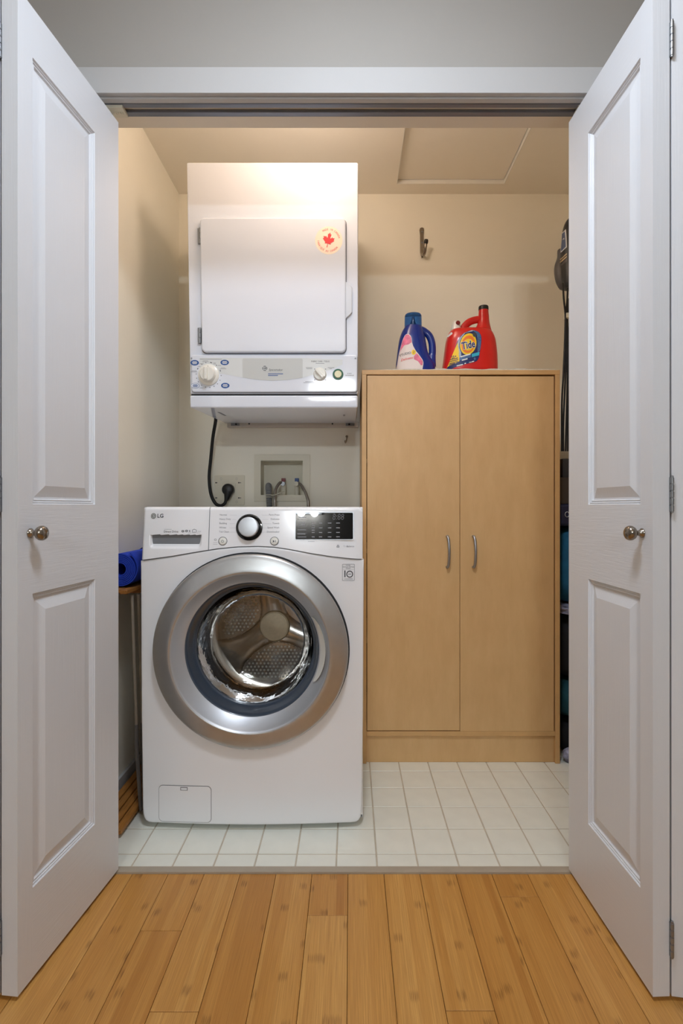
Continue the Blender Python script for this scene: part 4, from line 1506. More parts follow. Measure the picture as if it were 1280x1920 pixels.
hk = thing('coat_hook', 'dark bronze coat hook on the wall above the detergent jugs', 'hook', (wx(790.5, BACK), BACK, wz(486, BACK)))
hx_, hz_ = hk.location.x, hk.location.z
mb = MB()
zt = wz(427, BACK) - hz_
mb.prism([(-0.0115, zt - 0.012), (-0.0085, zt - 0.003), (0, zt), (0.0085, zt - 0.003), (0.0105, zt - 0.012), (0.0085, zt - 0.035), (0.0085, 0.03), (0.005, 0.006), (-0.003, 0.004), (-0.0085, 0.03), (-0.0088, zt - 0.035)], -0.005, 0, 0.002)
mb.build('back_plate', M['nickel'], hk)
arm = bez([(0.001, -0.004, 0.045), (0.002, -0.012, 0.018), (0.005, -0.028, 0.008), (0.0085, -0.044, 0.020), (0.0105, -0.052, 0.045)], 6)
mb = MB().tube(arm, [0.0065] * 12 + [0.0075] * (len(arm) - 12), 14)
mb.build('prong', M['nickel'], hk, smooth=60)
mb = MB()
mb.lathe([(0.0, 0.0), (0.0085, 0.001), (0.0095, 0.006), (0.0095, 0.014), (0.0075, 0.019), (0.0, 0.021)], (0.0108, -0.054, 0.044), (0.1, -0.25, 1), 18)
tag(mb.build('tip', M['black'], hk, smooth=50), 'black rubber tip')
for z in (zt - 0.021, zt - 0.072):
    MB().lathe([(0.0, -0.008), (0.0038, -0.0072), (0.0044, -0.005)], (0.001, 0, z), 'y', 14).build('screw', M['galv'], hk)

sh = thing('wire_hook', 'tiny bent metal hook screwed to the wall beneath the dryer', 'hook', (wx(649, BACK), BACK, wz(832, BACK)))
mb = MB()
mb.tube(bez([(0.002, 0.0, 0.034), (0.002, -0.010, 0.036), (0.003, -0.016, 0.028), (0.000, -0.016, 0.010), (-0.004, -0.012, 0.003), (-0.0055, -0.008, 0.010), (-0.0055, -0.006, 0.014)], 6), 0.0028, 10)
mb.lathe([(0.0, -0.003), (0.005, -0.0025), (0.006, 0.0)], (0.002, 0, 0.034), 'y', 16)
mb.build('hook_wire', M['nickel'], sh, smooth=60)

# ------------------------------------------------------------------ cabinet
KX, KY, KW, KZ = 0.4205, 1.972, 0.3775, 1.501
KD = BACK - 0.014 - KY
kb = thing('storage_cabinet', 'tall maple two door storage cabinet standing on the tiles', 'cabinet', (KX, KY, 0))
PT = 0.0175
for s in (-1, 1):
    xa, xb = sorted((s * KW, s * (KW - PT)))
    MB().box(xa, xb, 0.0, KD, 0.0, KZ - 0.0005, 0.001, seg=1).build('side_panel', M['maple_edge'], kb)
MB().box(-KW, KW, -0.001, KD, KZ - PT, KZ, 0.001, seg=1).build('top_panel', M['maple_edge'], kb)
MB().box(-KW + PT, KW - PT, 0.002, KD, 0.1045, 0.122, 0.001, seg=1).build('bottom_panel', M['maple_edge'], kb)
MB().box(-KW + PT, KW - PT, 0.012, 0.030, 0.0, 0.104, 0.001, seg=1).build('toe_kick', M['maple'], kb)
MB().box(-KW + PT, KW - PT, KD - 0.006, KD, 0.0, KZ - PT).build('back_panel', M['dark_gap'], kb, smooth=0)
for z in (0.45, 0.8, 1.15):
    MB().box(-KW + PT, KW - PT, 0.04, KD - 0.006, z, z + 0.016).build('shelf', M['maple_edge'], kb, smooth=0)
split = wx(862.3, KY) - KX
for s in (0, 1):
    xa, xb = (-KW + PT + 0.0025, split - 0.0008) if s == 0 else (split + 0.0008, KW - PT - 0.0045)
    zb, ztop = (0.1255, KZ - PT - 0.0025) if s == 0 else (0.1215 + 0.001, KZ - PT - 0.0055)
    dobj = MB().box(xa, xb, 0.003, 0.0195, zb, ztop, 0.0008, seg=1).build('door', M['maple'], kb)
    px = 838 if s == 0 else 887
    hx = wx(px, KY) - KX
    z0, z1 = wz(1065, KY), wz(1003.5, KY)
    P = bez([(hx, 0.002, z1 - 0.004), (hx - 0.000, -0.012, z1 - 0.004), (hx + 0.0025, -0.021, z1 - 0.022), (hx + 0.0035, -0.025, (z0 + z1) / 2), (hx + 0.0025, -0.021, z0 + 0.022), (hx, -0.012, z0 + 0.004), (hx, 0.002, z0 + 0.004)], 6)
    MB().tube(P, 0.0052, 12, flat=0.8).build('handle', M['satin'], dobj, smooth=60)

# terry cloth on top
vs, fs = [], []
nx, ny = 60, 16
for i in range(nx + 1):
    for j in range(ny + 1):
        x = -0.30 + 0.665 * i / nx
        y = 0.004 + 0.36 * j / ny
        e = min(i, nx - i, j, ny - j)
        hgt = 0.0095 + 0.002 * sin(i * 0.7) + 0.0015 * sin(j * 1.3 + i * 0.3) + 0.0012 * random.random()
        if i < 7:
            hgt *= 0.45 + 0.55 * i / 7
        vs.append((x, y, hgt if e else hgt * 0.5))
for i in range(nx):
    for j in range(ny):
        a = i * (ny + 1) + j
        fs.append((a, a + ny + 1, a + ny + 2, a + 1))
o_ = len(vs)
rim = [i * (ny + 1) for i in range(nx + 1)] + [nx * (ny + 1) + j for j in range(1, ny + 1)] + [i * (ny + 1) + ny for i in range(nx - 1, -1, -1)] + [j for j in range(ny - 1, 0, -1)]
for r in rim:
    vs.append((vs[r][0], vs[r][1], 0.0))
L = len(rim)
for i in range(L):
    fs.append((rim[i], o_ + i, o_ + (i + 1) % L, rim[(i + 1) % L]))
fs.append(tuple(range(o_, o_ + L)))
tw = MB().add(vs, fs).build('terry_towel', M['terry'], smooth=60)
tw.location = (KX, KY, KZ)
tag(tw, 'pale terry towel spread over the cabinet top under the jugs', 'towel')

# ------------------------------------------------------------------ detergent jugs
JZ, JY = KZ + 0.0135, 2.09


def jpx(px):
    return (px - CX) * (JY - 0.04) / F


def jpz(py):
    return EYE + (CY - py) * (JY - 0.04) / F


def loft_surf(rings, e):
    def f(x, z):
        for a, b in zip(rings, rings[1:]):
            if a[0] <= z <= b[0] or b is rings[-1]:
                t = min(1, max(0, (z - a[0]) / (b[0] - a[0])))
                cx, cy, hw, hd = (a[i] + (b[i] - a[i]) * t for i in (1, 2, 3, 4))
                u = min(0.999, abs((x - cx) / hw))
                return cy - hd * (1 - u ** e) ** (1 / e)
        return rings[0][2]
    return f


def ring_lr(z, l, r, hd, cy=0.0):
    return (z, (l + r) / 2, cy, (r - l) / 2, hd)


def smooth_rings(keys, n=5):
    out = bez([(k[1], k[2], k[0]) for k in keys], n)
    out2 = bez([(k[3], k[4], 0) for k in keys], n)
    return [(a.z, a.x, a.y, b.x, b.y) for a, b in zip(out, out2)]


# blue softener bottle
bx = 0.262
bt = thing('softener_bottle', 'dark blue softener bottle with clear blue cap and pink label', 'bottle', (bx, JY, JZ + 0.001))


def BX(px):
    return jpx(px) - bx


def BZ(py):
    return jpz(py) - JZ


keys = [ring_lr(0.0, BX(745), BX(817), 0.046), ring_lr(0.006, BX(743.5), BX(818.5), 0.049), ring_lr(BZ(680), BX(743.5), BX(817.5), 0.050), ring_lr(BZ(668), BX(745), BX(810), 0.050), ring_lr(BZ(655), BX(746.5), BX(804), 0.050), ring_lr(BZ(640), BX(748.5), BX(801), 0.049), ring_lr(BZ(628), BX(751), BX(799), 0.046), ring_lr(BZ(617), BX(755), BX(796), 0.040), ring_lr(BZ(610), BX(759), BX(793), 0.036), ring_lr(BZ(607), BX(761), BX(791.5), 0.034)]
rg = smooth_rings(keys)
mb = MB().loft(rg, 44, e=2.4)
body = mb.build('body', M['jug_blue'], bt, smooth=60)
hp = bez([(BX(783), -0.004, BZ(613)), (BX(796), -0.004, BZ(616)), (BX(806.5), -0.004, BZ(624)), (BX(812), -0.004, BZ(638)), (BX(813), -0.004, BZ(655)), (BX(811.5), -0.004, BZ(668)), (BX(810), -0.004, BZ(682))], 7)
MB().tube(hp, [0.016 - 0.004 * min(1, i / 10) + 0.006 * max(0, (i - len(hp) + 12) / 12) for i in range(len(hp))], 16, flat=1.2).build('handle', M['jug_blue'], bt, smooth=60)
mb = MB()
cxx = BX(776.5)
rr_ = BX(793) - BX(776.5)
ztop, zbot = BZ(583.5), BZ(609)
mb.lathe([(rr_ * 0.99, zbot), (rr_ * 1.0, zbot + 0.004), (rr_ * 0.97, ztop - 0.006), (rr_ * 0.90, ztop - 0.001), (rr_ * 0.80, ztop), (0.0, ztop - 0.001)], (cxx, 0, 0), 'z', 36, 0)
mb.lathe([(0.016, zbot), (0.012, zbot + 0.012), (0.006, zbot + 0.026), (0.004, ztop - 0.012), (0.0, ztop - 0.010)], (cxx, 0, 0), 'z', 20, 1)
tag(mb.build('cap', [M['blue_cap'], M['jug_blue']], bt, smooth=40), 'clear blue measuring cap')
sf = loft_surf(rg, 2.4)


def crop6(x, y):
    return 720 + x / 5.3333, 550 + y / 5.3333


def C6(X, Z, pts):
    return [(X(crop6(*p)[0]), Z(crop6(*p)[1])) for p in pts]


def soft_outline(pts, n=4):
    P = [Vector((a, b)) for a, b in pts]
    out = []
    L = len(P)
    for i in range(L):
        a, b, c, d = P[i - 1], P[i], P[(i + 1) % L], P[(i + 2) % L]
        for k in range(n):
            t = k / n
            q = 0.5 * (2 * b + (c - a) * t + (2 * a - 5 * b + 4 * c - d) * t * t + (3 * b - 3 * c + d - a) * t ** 3)
            out.append((q.x, q.y))
    return out


mb = MB()
decal(mb, C6(BX, BZ, soft_outline([(215, 415), (245, 415), (268, 445), (280, 520), (310, 580), (350, 630), (385, 685), (385, 728), (365, 745), (360, 790), (128, 790), (134, 700), (150, 600), (175, 500), (192, 450)])), sf, 0.0008, 0, step=0.005)
decal(mb, C6(BX, BZ, [(215, 418), (243, 418), (265, 447), (272, 500), (240, 520), (200, 525), (165, 570), (158, 590), (178, 495), (194, 452)]), sf, 0.0013, 1, step=0.005)
decal(mb, C6(BX, BZ, [(320, 610), (350, 640), (382, 690), (380, 725), (365, 730), (335, 690), (295, 670), (293, 640)]), sf, 0.0013, 1, step=0.005)
px, py = crop6(154, 622)
text(mb, 'STUDIO', BX(px), BZ(py) - 0.000, 0.0124, sf, 2, 'LEFT', 0.0018, sx=1.0, rot=0.16)
px, py = crop6(165, 672)
text(mb, 'Delicates', BX(px), BZ(py), 0.0135, sf, 3, 'LEFT', 0.0018, sx=0.95, shear=0.35, rot=0.16)
px, py = crop6(291, 600)
decal(mb, ellipse(BX(px), BZ(py), 0.0085, 0.010, 20), sf, 0.0018, 4)
text(mb, 'D', BX(px), BZ(py), 0.012, sf, 5, 'CENTER', 0.0023, shear=0.3, rot=0.2)
mb.build('label', [M['lab_white'], M['pink'], M['ink'], M['sticker_red'], M['lab_yellow'], M['lab_navy']], bt, smooth=60, normals=False)

# red detergent jug
tx = 0.478
tj = thing('detergent_jug', 'large red detergent jug with black capped neck and bullseye label', 'jug', (tx, JY, JZ))


def TXp(px):
    return jpx(px) - tx


keys = [ring_lr(0.0, TXp(834), TXp(934), 0.055), ring_lr(0.008, TXp(832.5), TXp(936), 0.059), ring_lr(BZ(688), TXp(832.5), TXp(936.6), 0.060), ring_lr(BZ(664), TXp(835.5), TXp(936), 0.060), ring_lr(BZ(640), TXp(838.5), TXp(933.5), 0.058), ring_lr(BZ(630), TXp(840.5), TXp(931.5), 0.056), ring_lr(BZ(620), TXp(844), TXp(927.5), 0.050), ring_lr(BZ(614), TXp(849), TXp(923), 0.040), ring_lr(BZ(611.5), TXp(856), TXp(919), 0.028)]
rg = smooth_rings(keys)
MB().loft(rg, 48, e=2.8).build('body', M['jug_red'], tj, smooth=60)
nk = [ring_lr(BZ(634), TXp(872), TXp(931), 0.047), ring_lr(BZ(622), TXp(884), TXp(928), 0.041), ring_lr(BZ(610), TXp(894.5), TXp(924.5), 0.032), ring_lr(BZ(598), TXp(900), TXp(922), 0.0245), ring_lr(BZ(586), TXp(901), TXp(921), 0.0215), ring_lr(BZ(575), TXp(902), TXp(920), 0.0195), ring_lr(BZ(571), TXp(902), TXp(920), 0.0195)]
MB().loft(smooth_rings(nk), 36, e=2.1).build('neck', M['jug_red'], tj, smooth=60)
rr_ = (TXp(920.5) - TXp(901.8)) / 2
MB().lathe([(rr_, BZ(575)), (rr_ * 1.02, BZ(574)), (rr_ * 1.0, BZ(568.5)), (rr_ * 0.9, BZ(567)), (0.0, BZ(567))], (TXp(911), 0, 0), 'z', 30).build('cap', M['black'], tj, smooth=40)
hp = bez([(TXp(869), 0, BZ(616)), (TXp(874), 0, BZ(607)), (TXp(882), 0, BZ(598.5)), (TXp(892), 0, BZ(594)), (TXp(903), 0, BZ(592)), (TXp(908), 0, BZ(592.5))], 7)
MB().tube(hp, 0.0098, 16, flat=1.5).build('handle', M['jug_red'], tj, smooth=60)
mb = MB()
cz = BZ(613.5)
mb.lathe([(0.0215, cz - 0.004), (0.0215, cz + 0.003), (0.0195, cz + 0.008), (0.017, cz + 0.022), (0.0150, cz + 0.033), (0.0125, cz + 0.0365), (0.0, cz + 0.0375)], (TXp(858.2), 0, 0), 'z', 28)
tp = mb.build('tap', M['white_plastic'], tj, smooth=40)
tag(tp, 'white dispensing tap with a red button')
MB().lathe([(0.0088, 0.0), (0.0088, 0.005), (0.0075, 0.007), (0.0, 0.0078)], (TXp(860.5), -0.0135, BZ(601.5)), (0.15, -1, 0.12), 20).build('tap_button', M['red_valve'], tp, smooth=40)
sf = loft_surf(rg, 2.8)
mb = MB()


def E6(cx, cy, rx, ry, tilt, n=36):
    out = []
    for i in range(n):
        a = 2 * pi * i / n
        u, v = rx * cos(a), ry * sin(a)
        out.append((cx + u * cos(tilt) - v * sin(tilt), cy + u * sin(tilt) + v * cos(tilt)))
    return out


decal(mb, C6(TXp, BZ, soft_outline([(628, 745), (650, 690), (690, 590), (735, 470), (790, 410), (870, 378), (930, 395), (958, 440), (960, 500), (945, 590), (935, 650), (905, 695), (800, 722), (700, 750), (640, 775)])), sf, 0.0008, 0, step=0.005)
decal(mb, C6(TXp, BZ, [(628, 745), (650, 690), (690, 590), (728, 500), (740, 600), (745, 690), (700, 712), (640, 732)]), sf, 0.0013, 1, step=0.005)
decal(mb, C6(TXp, BZ, [(728, 500), (735, 470), (790, 410), (870, 378), (900, 384), (800, 410), (755, 480), (745, 560), (760, 640), (742, 660), (732, 600)]), sf, 0.0013, 4, step=0.005)
decal(mb, C6(TXp, BZ, soft_outline([(875, 382), (928, 397), (955, 440), (956, 500), (946, 580), (920, 600), (925, 480), (908, 412)])), sf, 0.0013, 6, step=0.005)
decal(mb, C6(TXp, BZ, [(762, 640), (850, 615), (855, 655), (740, 685), (742, 660)]), sf, 0.0013, 6, step=0.005)
decal(mb, C6(TXp, BZ, E6(828, 523, 84, 116, 0.22)), sf, 0.0018, 0, step=0.005)
decal(mb, C6(TXp, BZ, E6(829, 522, 79, 110, 0.22)), sf, 0.0022, 1, step=0.005)
decal(mb, C6(TXp, BZ, E6(829, 525, 64, 90, 0.22)), sf, 0.0026, 2, step=0.005)
decal(mb, C6(TXp, BZ, E6(830, 530, 52, 60, 0.22)), sf, 0.0030, 1, step=0.005)
decal(mb, C6(TXp, BZ, E6(893, 428, 20, 24, 0)), sf, 0.0030, 7, step=0.005)
px, py = crop6(826, 536)
text(mb, 'Tide', TXp(px), BZ(py), 0.0405, sf, 3, 'CENTER', 0.0034, rot=0.2, sx=0.72, bold=0.055, shear=0.12)
text(mb, 'Tide', TXp(px), BZ(py), 0.0405, sf, 0, 'CENTER', 0.0040, rot=0.2, sx=0.72, bold=0.022, shear=0.12)
px, py = crop6(690, 645)
text(mb, '25+', TXp(px), BZ(py), 0.0150, sf, 0, 'CENTER', 0.0022, rot=0.18, bold=0.02, sx=0.85)
for (xa, xb, y, sl) in ((655, 728, 672, -14), (648, 730, 690, -14), (650, 728, 708, -14), (645, 700, 722, -12)):
    decal(mb, C6(TXp, BZ, [(xa, y + 3), (xb, y + 3 + sl), (xb, y - 4 + sl), (xa, y - 4)]), sf, 0.0022, 0, step=0.006)
for (xa, xb, y, sl) in ((752, 850, 650, -26), (765, 820, 684, -14)):
    decal(mb, C6(TXp, BZ, [(xa, y + 6), (xb, y + 6 + sl), (xb, y - 6 + sl), (xa, y - 6)]), sf, 0.0024, 3, step=0.006)
decal(mb, C6(TXp, BZ, [(862, 622), (940, 602), (934, 636), (862, 656)]), sf, 0.0022, 5, step=0.005)
px, py = crop6(846, 706)
text(mb, '100', TXp(px), BZ(py), 0.0075, sf, 3, 'CENTER', 0.0024, rot=0.18, bold=0.01)
for (xa, xb, y, sl) in ((715, 775, 738, -12), (790, 805, 718, -4), (862, 885, 700, -5)):
    decal(mb, C6(TXp, BZ, [(xa, y + 5), (xb, y + 5 + sl), (xb, y - 5 + sl), (xa, y - 5)]), sf, 0.0024, 3, step=0.006)
decal(mb, C6(TXp, BZ, E6(891, 670, 10, 14, 0, 16)), sf, 0.0022, 6)
decal(mb, C6(TXp, BZ, [(640, 405), (675, 378), (684, 392), (682, 405), (650, 424)]), sf, 0.0010, 3, step=0.005)
mb.build('label', [M['lab_navy'], M['lab_yellow'], M['lab_orange'], M['ink_white'], M['lab_pale'], M['lab_cyan'], M['lab_sky'], M['ink']], tj, smooth=60, normals=False)

# ------------------------------------------------------------------ gap beside the washing machine
rk = thing('slatted_rack', 'narrow wooden slatted rack with pale tube legs wedged beside the washing machine', 'rack', (-0.727, 1.90, 0))


def rkm(x, y, z):
    return (x + 0.727, y - 1.90, z)


TOPZ = 0.722
for i in range(4):
    xa = -0.689 - 0.0262 * (i + 1) + 0.002
    xb = -0.689 - 0.0262 * i - 0.002
    y0_ = 1.60 + (0.0, 0.02, 0.015, 0.02)[i]
    a, b = rkm(xa, y0_, TOPZ - 0.013), rkm(xb, 2.28, TOPZ)
    MB().box(a[0], b[0], a[1], b[1], a[2], b[2], 0.0015, seg=1).build('top_slat', M['slat_wood'], rk)
for i in range(4):
    xa = -0.674 - 0.0265 * (i + 1) + 0.002
    xb = -0.674 - 0.0265 * i - 0.002
    y0_ = 1.525 + 0.012 * (i % 2) + 0.01 * i
    a, b = rkm(xa, y0_, 0.012), rkm(xb, 2.28, 0.026)
    MB().box(a[0], b[0], a[1], b[1], a[2], b[2], 0.0015, seg=1).build('bottom_slat', M['slat_wood'], rk)
for y_ in (1.67, 2.2):
    a, b = rkm(-0.780, y_, 0.0), rkm(-0.668, y_ + 0.025, 0.012)
    MB().box(a[0], b[0], a[1], b[1], a[2], b[2], 0.001, seg=1).build('foot', M['slat_wood'], rk)
    a, b = rkm(-0.790, y_ + 0.03, TOPZ - 0.026), rkm(-0.690, y_ + 0.055, TOPZ - 0.0132)
    MB().box(a[0], b[0], a[1], b[1], a[2], b[2], 0.001, seg=1).build('top_batten', M['slat_wood'], rk)
for xo, yy in ((0.0, 1.66), (0.013, 1.675), (0.0, 2.23), (0.013, 2.245)):
    xt, xm = -0.7005 + xo * 1.05, -0.6865 + xo * 1.0
    xl = -0.6695 + xo * 0.6
    lo = 0.25
    MB().tube([rkm(xt, yy, TOPZ - 0.026), rkm(xm, yy, lo + 0.03), rkm(xm + 0.001, yy, lo)], 0.0046, 10).build('leg', M['tube'], rk, smooth=60)
    MB().tube([rkm(xm, yy, lo + 0.03), rkm(xm + 0.002, yy - 0.006, lo - 0.02), rkm(xl, yy - 0.01, 0.03), rkm(xl + 0.001, yy - 0.01, 0.012)], [0.0058, 0.0066, 0.0062, 0.005], 10).build('leg_boot', M['boot'], rk, smooth=60)

ym = thing('yoga_mat', 'rolled blue foam yoga mat lying on the slatted rack', 'mat', (-0.7325, 1.93, TOPZ))
R0, TH = 0.0555, 0.0046
vs, fs = [], []
turns, n = 6.4, 200
zc = R0 + 0.0028
ring = []
for i in range(n + 1):
    a = turns * 2 * pi * i / n
    r = 0.0215 + (R0 - 0.0215) * (i / n)
    if i > n - 10:
        r += 0.0006 * (i - n + 10) ** 1.6 * 0.25
    ph = a + radians(60) - turns * 2 * pi
    ring.append((r, ph))
for y_ in (-0.285, 0.295):
    for r, ph in ring:
        for rr_ in (r, r - TH * 0.92):
            vs.append((rr_ * cos(ph), y_, zc + rr_ * sin(ph)))
m = (n + 1) * 2
for i in range(n):
    a, b = i * 2, (i + 1) * 2
    fs += [(a, b, b + 1, a + 1), (m + a, m + b, m + b + 1, m + a + 1), (a, b, m + b, m + a), (a + 1, b + 1, m + b + 1, m + a + 1)]
fs += [(0, 1, m + 1, m), (n * 2, n * 2 + 1, m + n * 2 + 1, m + n * 2)]
MB().add(vs, fs).build('foam_roll', M['mat_blue'], ym, smooth=50)
for y_ in (-0.03,):
    P = [((R0 + 0.0025) * cos(2 * pi * i / 40), (R0 + 0.0025) * sin(2 * pi * i / 40)) for i in range(41)]
    mb = MB()
    vs = [(x, y_ + s * 0.012, zc + z) for s in (-1, 1) for x, z in P]
    mb.add(vs, [(i, i + 1, 41 + i + 1, 41 + i) for i in range(40)])
    mb.box(0.030, 0.046, y_ - 0.012, y_ + 0.012, zc + R0 - 0.016, zc + R0 + 0.006, 0.002)
    mb.build('strap', M['mat_navy'], ym, smooth=50)

# ------------------------------------------------------------------ gap beyond the cabinet
def soft(name, x0, x1, y0, y1, z0, z1, mat, label, cat, e=3.5, amp=0.006, seed=0):
    rnd = random.Random(seed)
    root_loc = Vector(((x0 + x1) / 2, (y0 + y1) / 2, z0))
    hw, hd, hh = (x1 - x0) / 2, (y1 - y0) / 2, (z1 - z0) / 2
    nu, nv = 36, 16
    vs, fs = [], []
    ph = [rnd.uniform(0, 6.28) for _ in range(6)]
    for j in range(nv + 1):
        b = -pi / 2 + pi * j / nv
        cb, sb_ = cos(b), sin(b)
        for i in range(nu):
            a = 2 * pi * i / nu
            f_ = lambda q, p: math.copysign(abs(q) ** p, q)
            x, y, z = f_(cb, 2 / e) * f_(cos(a), 2 / e), f_(cb, 2 / e) * f_(sin(a), 2 / e), f_(sb_, 2 / e)
            wv = amp * (sin(5 * x + 7 * z + ph[0]) + 0.6 * sin(9 * y - 6 * z + ph[1]) + 0.4 * sin(15 * z + 4 * x + ph[2]))
            k = 1 - abs(wv) / max(hw, 0.02) if z < 0.9 else 1 - 0.02
            vs.append((x * (hw * k), y * hd * k, hh + z * hh))
    for j in range(nv):
        for i in range(nu):
            fs.append((j * nu + i, j * nu + (i + 1) % nu, (j + 1) * nu + (i + 1) % nu, (j + 1) * nu + i))
    o = MB().add(vs, fs).build(name, mat, smooth=70)
    o.location = root_loc
    return tag(o, label, cat)


GX0, GX1 = 0.806, 1.025
soft('duffel_bag', GX0, GX1, 2.01, 2.38, 0.0, 0.135, M['fabric_black'], 'flat black duffel bag on the tiles between cabinet and wall', 'bag', seed=1)
soft('folded_blanket', GX0, GX1, 2.00, 2.38, 0.135, 0.285, M['teal_dark'], 'dark teal folded blanket in the gap beside the cabinet', 'blanket', seed=2, amp=0.010)
soft('cloth_bag', GX0, GX1, 2.02, 2.38, 0.285, 0.55, M['fabric_black'], 'black cloth bag on the dark teal blanket beside the cabinet', 'bag', seed=3, amp=0.010)
soft('patterned_scarf', GX0, GX1, 2.00, 2.36, 0.55, 0.592, M['pattern'], 'pale patterned scarf folded under the bright teal bag', 'scarf', seed=4)
soft('tote_bag', GX0, GX1, 2.00, 2.38, 0.592, 0.905, M['teal'], 'bright teal tote bag standing in the gap beside the cabinet', 'bag', seed=5, e=4)
nc = thing('zip_case', 'small navy case with a pale ring pull on the teal bag', 'case', ((GX0 + GX1) / 2, 2.2, 0.905))
MB().box(-0.105, 0.105, -0.19, 0.17, 0.0, 0.085, 0.012, seg=3).build('shell', M['navy_case'], nc)
mb = MB()
rx_ = wx(1062.5, 2.01) - nc.location.x
mb.tube([(rx_ + 0.008 * cos(2 * pi * i / 20), -0.192, 0.045 + 0.010 * sin(2 * pi * i / 20)) for i in range(21)], 0.0013, 8)
mb.build('ring_pull', M['silver_light'], nc, smooth=60)
t = MB().box(-0.10, 0.105, -0.17, 0.16, 0.0, 0.105, 0.003).build('carton', M['brown_box'])
t.location = ((GX0 + GX1) / 2, 2.2, 0.990)
tag(t, 'brown carton stacked on the navy case beside the cabinet', 'box')
t = MB().box(-0.08, 0.10, -0.16, 0.15, 0.0, 0.075, 0.003).build('carton', M['dark_grey'])
t.location = ((GX0 + GX1) / 2, 2.2, 1.095)
tag(t, 'charcoal carton topmost of the stack beside the cabinet', 'box')
soft('bundled_sock', 0.812, 0.875, 1.962, 2.008, 0.0, 0.055, M['pattern'], 'pale patterned sock bundle on the tiles at the cabinet corner', 'sock', seed=9, e=2.2)

# hanging hand vacuum with its cord
VYc = 2.15
vc = thing('handheld_vacuum', 'black handheld vacuum with dangling cord hung on the wall beyond the cabinet', 'vacuum', (0.935, VYc, wz(540, VYc)))


def vx(px):
    return wx(px, VYc) - 0.935


def vz(py):
    return wz(py, VYc) - vc.location.z


def rv(py, pxl, hd):
    l = vx(pxl)
    return (vz(py), 0.01, 0.0, 0.01 - l, hd)


keys = [rv(538, 1060, 0.014), rv(535, 1054, 0.022), rv(522, 1047.5, 0.030), rv(505, 1044.5, 0.033), rv(490, 1045.5, 0.032), rv(476, 1050, 0.028), rv(463, 1050.5, 0.024), rv(461, 1053, 0.02)]
keys = [(k[0], k[1], 0.030, k[3], k[4]) for k in keys]
MB().loft(smooth_rings(keys), 36, e=2.4).build('dust_bin', M['mid_grey'], vc, smooth=60)
keys = [rv(541, 1060, 0.026), rv(535, 1055.5, 0.032), rv(520, 1053.8, 0.038), rv(500, 1052.8, 0.042), rv(470, 1052.3, 0.042), rv(440, 1054.5, 0.038), rv(425, 1057, 0.033), rv(415, 1061, 0.024), rv(409, 1066, 0.012)]
rg = smooth_rings(keys)
hb = MB().loft(rg, 36, e=2.6).build('housing', M['dark_grey'], vc, smooth=60)
sf = loft_surf(rg, 2.6)
mb = MB()
VP = lambda pts: [(wx(a, VYc - 0.03) - 0.935, vz(b)) for a, b in pts]
decal(mb, VP([(1055, 475), (1057.5, 438), (1062.6, 434), (1062.6, 470)]), sf, 0.0012, 0, step=0.004)
decal(mb, VP([(1055.6, 473), (1057.8, 440), (1061, 437), (1061, 468.5)]), sf, 0.0024, 1, step=0.004)
for a, b in ((488, 482), (493, 487)):
    decal(mb, VP([(1053.8, a + 1.5), (1053.8, a - 1.2), (1062.5, b - 1.2), (1062.5, b + 1.5)]), sf, 0.0012, 2, step=0.004)
decal(mb, VP([(1054, 501), (1054, 497), (1063, 490.5), (1063, 496)]), sf, 0.0012, 3, step=0.004)
mb.build('label', [M['ink_white'], M['label_blue'], M['label_tan'], M['mid_grey']], hb, smooth=60, normals=False)
mb = MB()
tz = vz(412)
mb.tube(bez([(0.04, 0.0, tz - 0.03), (0.07, 0, tz + 0.01), (0.104, 0, tz + 0.005)], 6), 0.006, 10)
mb.build('hanging_loop', M['galv'], vc, smooth=60)
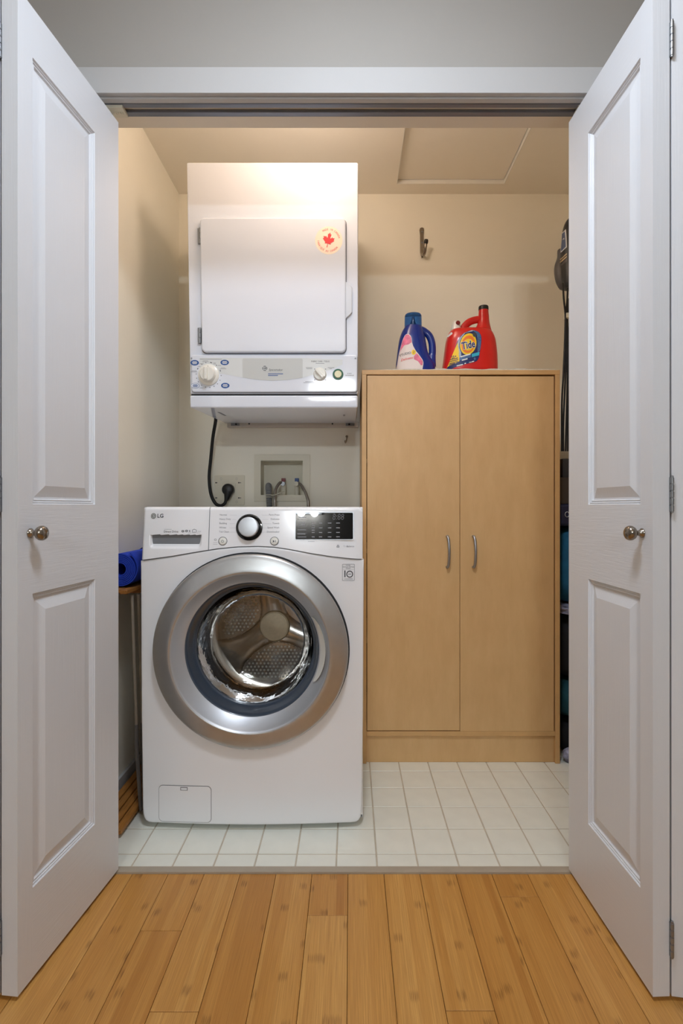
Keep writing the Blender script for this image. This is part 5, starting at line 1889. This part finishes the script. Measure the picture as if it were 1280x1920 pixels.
for k, pts in enumerate((((1055, 530), (1056.5, 560), (1059.5, 592), (1058.5, 640), (1056, 700), (1053, 760), (1053, 846)), ((1064, 540), (1063, 565), (1060.5, 592), (1061, 645), (1059, 720), (1056, 790), (1055.5, 846)), ((1066, 560), (1062, 595), (1063.5, 650), (1063, 730), (1061, 800), (1060, 846)), ((1068, 560), (1063.5, 595), (1066, 650), (1066, 730), (1064.5, 800), (1064, 846)))):
    yc = VYc - 0.125 + 0.005 * k
    P = bez([(wx(a, yc) - 0.935, yc - VYc, wz(b, yc) - vc.location.z) for a, b in pts], 6)
    MB().tube(P, 0.0038, 8).build('cord', M['rubber'], vc, smooth=60)
mb = MB()
yc = VYc - 0.115
z = wz(593, yc) - vc.location.z
mb.box(wx(1058.2, yc) - 0.935, wx(1067, yc) - 0.935, -0.132, -0.100, z - 0.011, z + 0.009, 0.003)
mb.build('cord_tie', M['cream_plastic'], vc)

# ------------------------------------------------------------------ lamps, and an added hall fill
gl = thing('ceiling_light', 'round warm white globe light on the closet ceiling just inside the header', 'ceiling light', (-0.10, 1.565, CEIL))
MB().lathe([(0.0, 0.0), (0.062, 0.0), (0.062, -0.018), (0.045, -0.028), (0.042, -0.045)], (0, 0, 0), 'z', 32).build('base', M['trim'], gl)
MB().lathe([(0.1 * sin(pi * i / 20), -0.138 + 0.1 * cos(pi * i / 20)) for i in range(1, 21)], (0, 0, 0), 'z', 36).build('globe', M['globe'], gl, smooth=60)

va = thing('wall_lamp', 'three bulb brass wall lamp on the hall wall facing the closet', 'wall lamp', (-0.22, HY0, 1.99))
MB().box(-0.24, 0.24, 0.0, 0.025, -0.04, 0.04, 0.006).build('back_bar', M['satin'], va)
for k in (-1, 0, 1):
    MB().tube([(k * 0.15, 0.02, 0.0), (k * 0.15, 0.075, 0.0), (k * 0.15, 0.085, -0.01)], 0.012, 14).build('socket', M['satin'], va)
    MB().lathe([(0.042 * sin(pi * i / 14), -0.042 + 0.042 * cos(pi * i / 14)) for i in range(1, 15)], (k * 0.15, 0.095, -0.0), 'z', 24).build('bulb', M['bulb'], va, smooth=60)

dmn = thing('fill_dome', 'round frosted dome on the hall ceiling, added as unseen fill light', 'ceiling light', (0.0, FILL_Y, CEIL))
MB().lathe([(0.0, 0.0), (0.185, 0.0), (0.185, -0.018), (0.17, -0.022)], (0, 0, 0), 'z', 36).build('base', M['trim'], dmn)
MB().lathe([(0.17 * cos(pi / 2 * k / 8), -0.022 - 0.055 * sin(pi / 2 * k / 8)) for k in range(9)], (0, 0, 0), 'z', 36).build('diffuser', M['dome'], dmn, smooth=60)
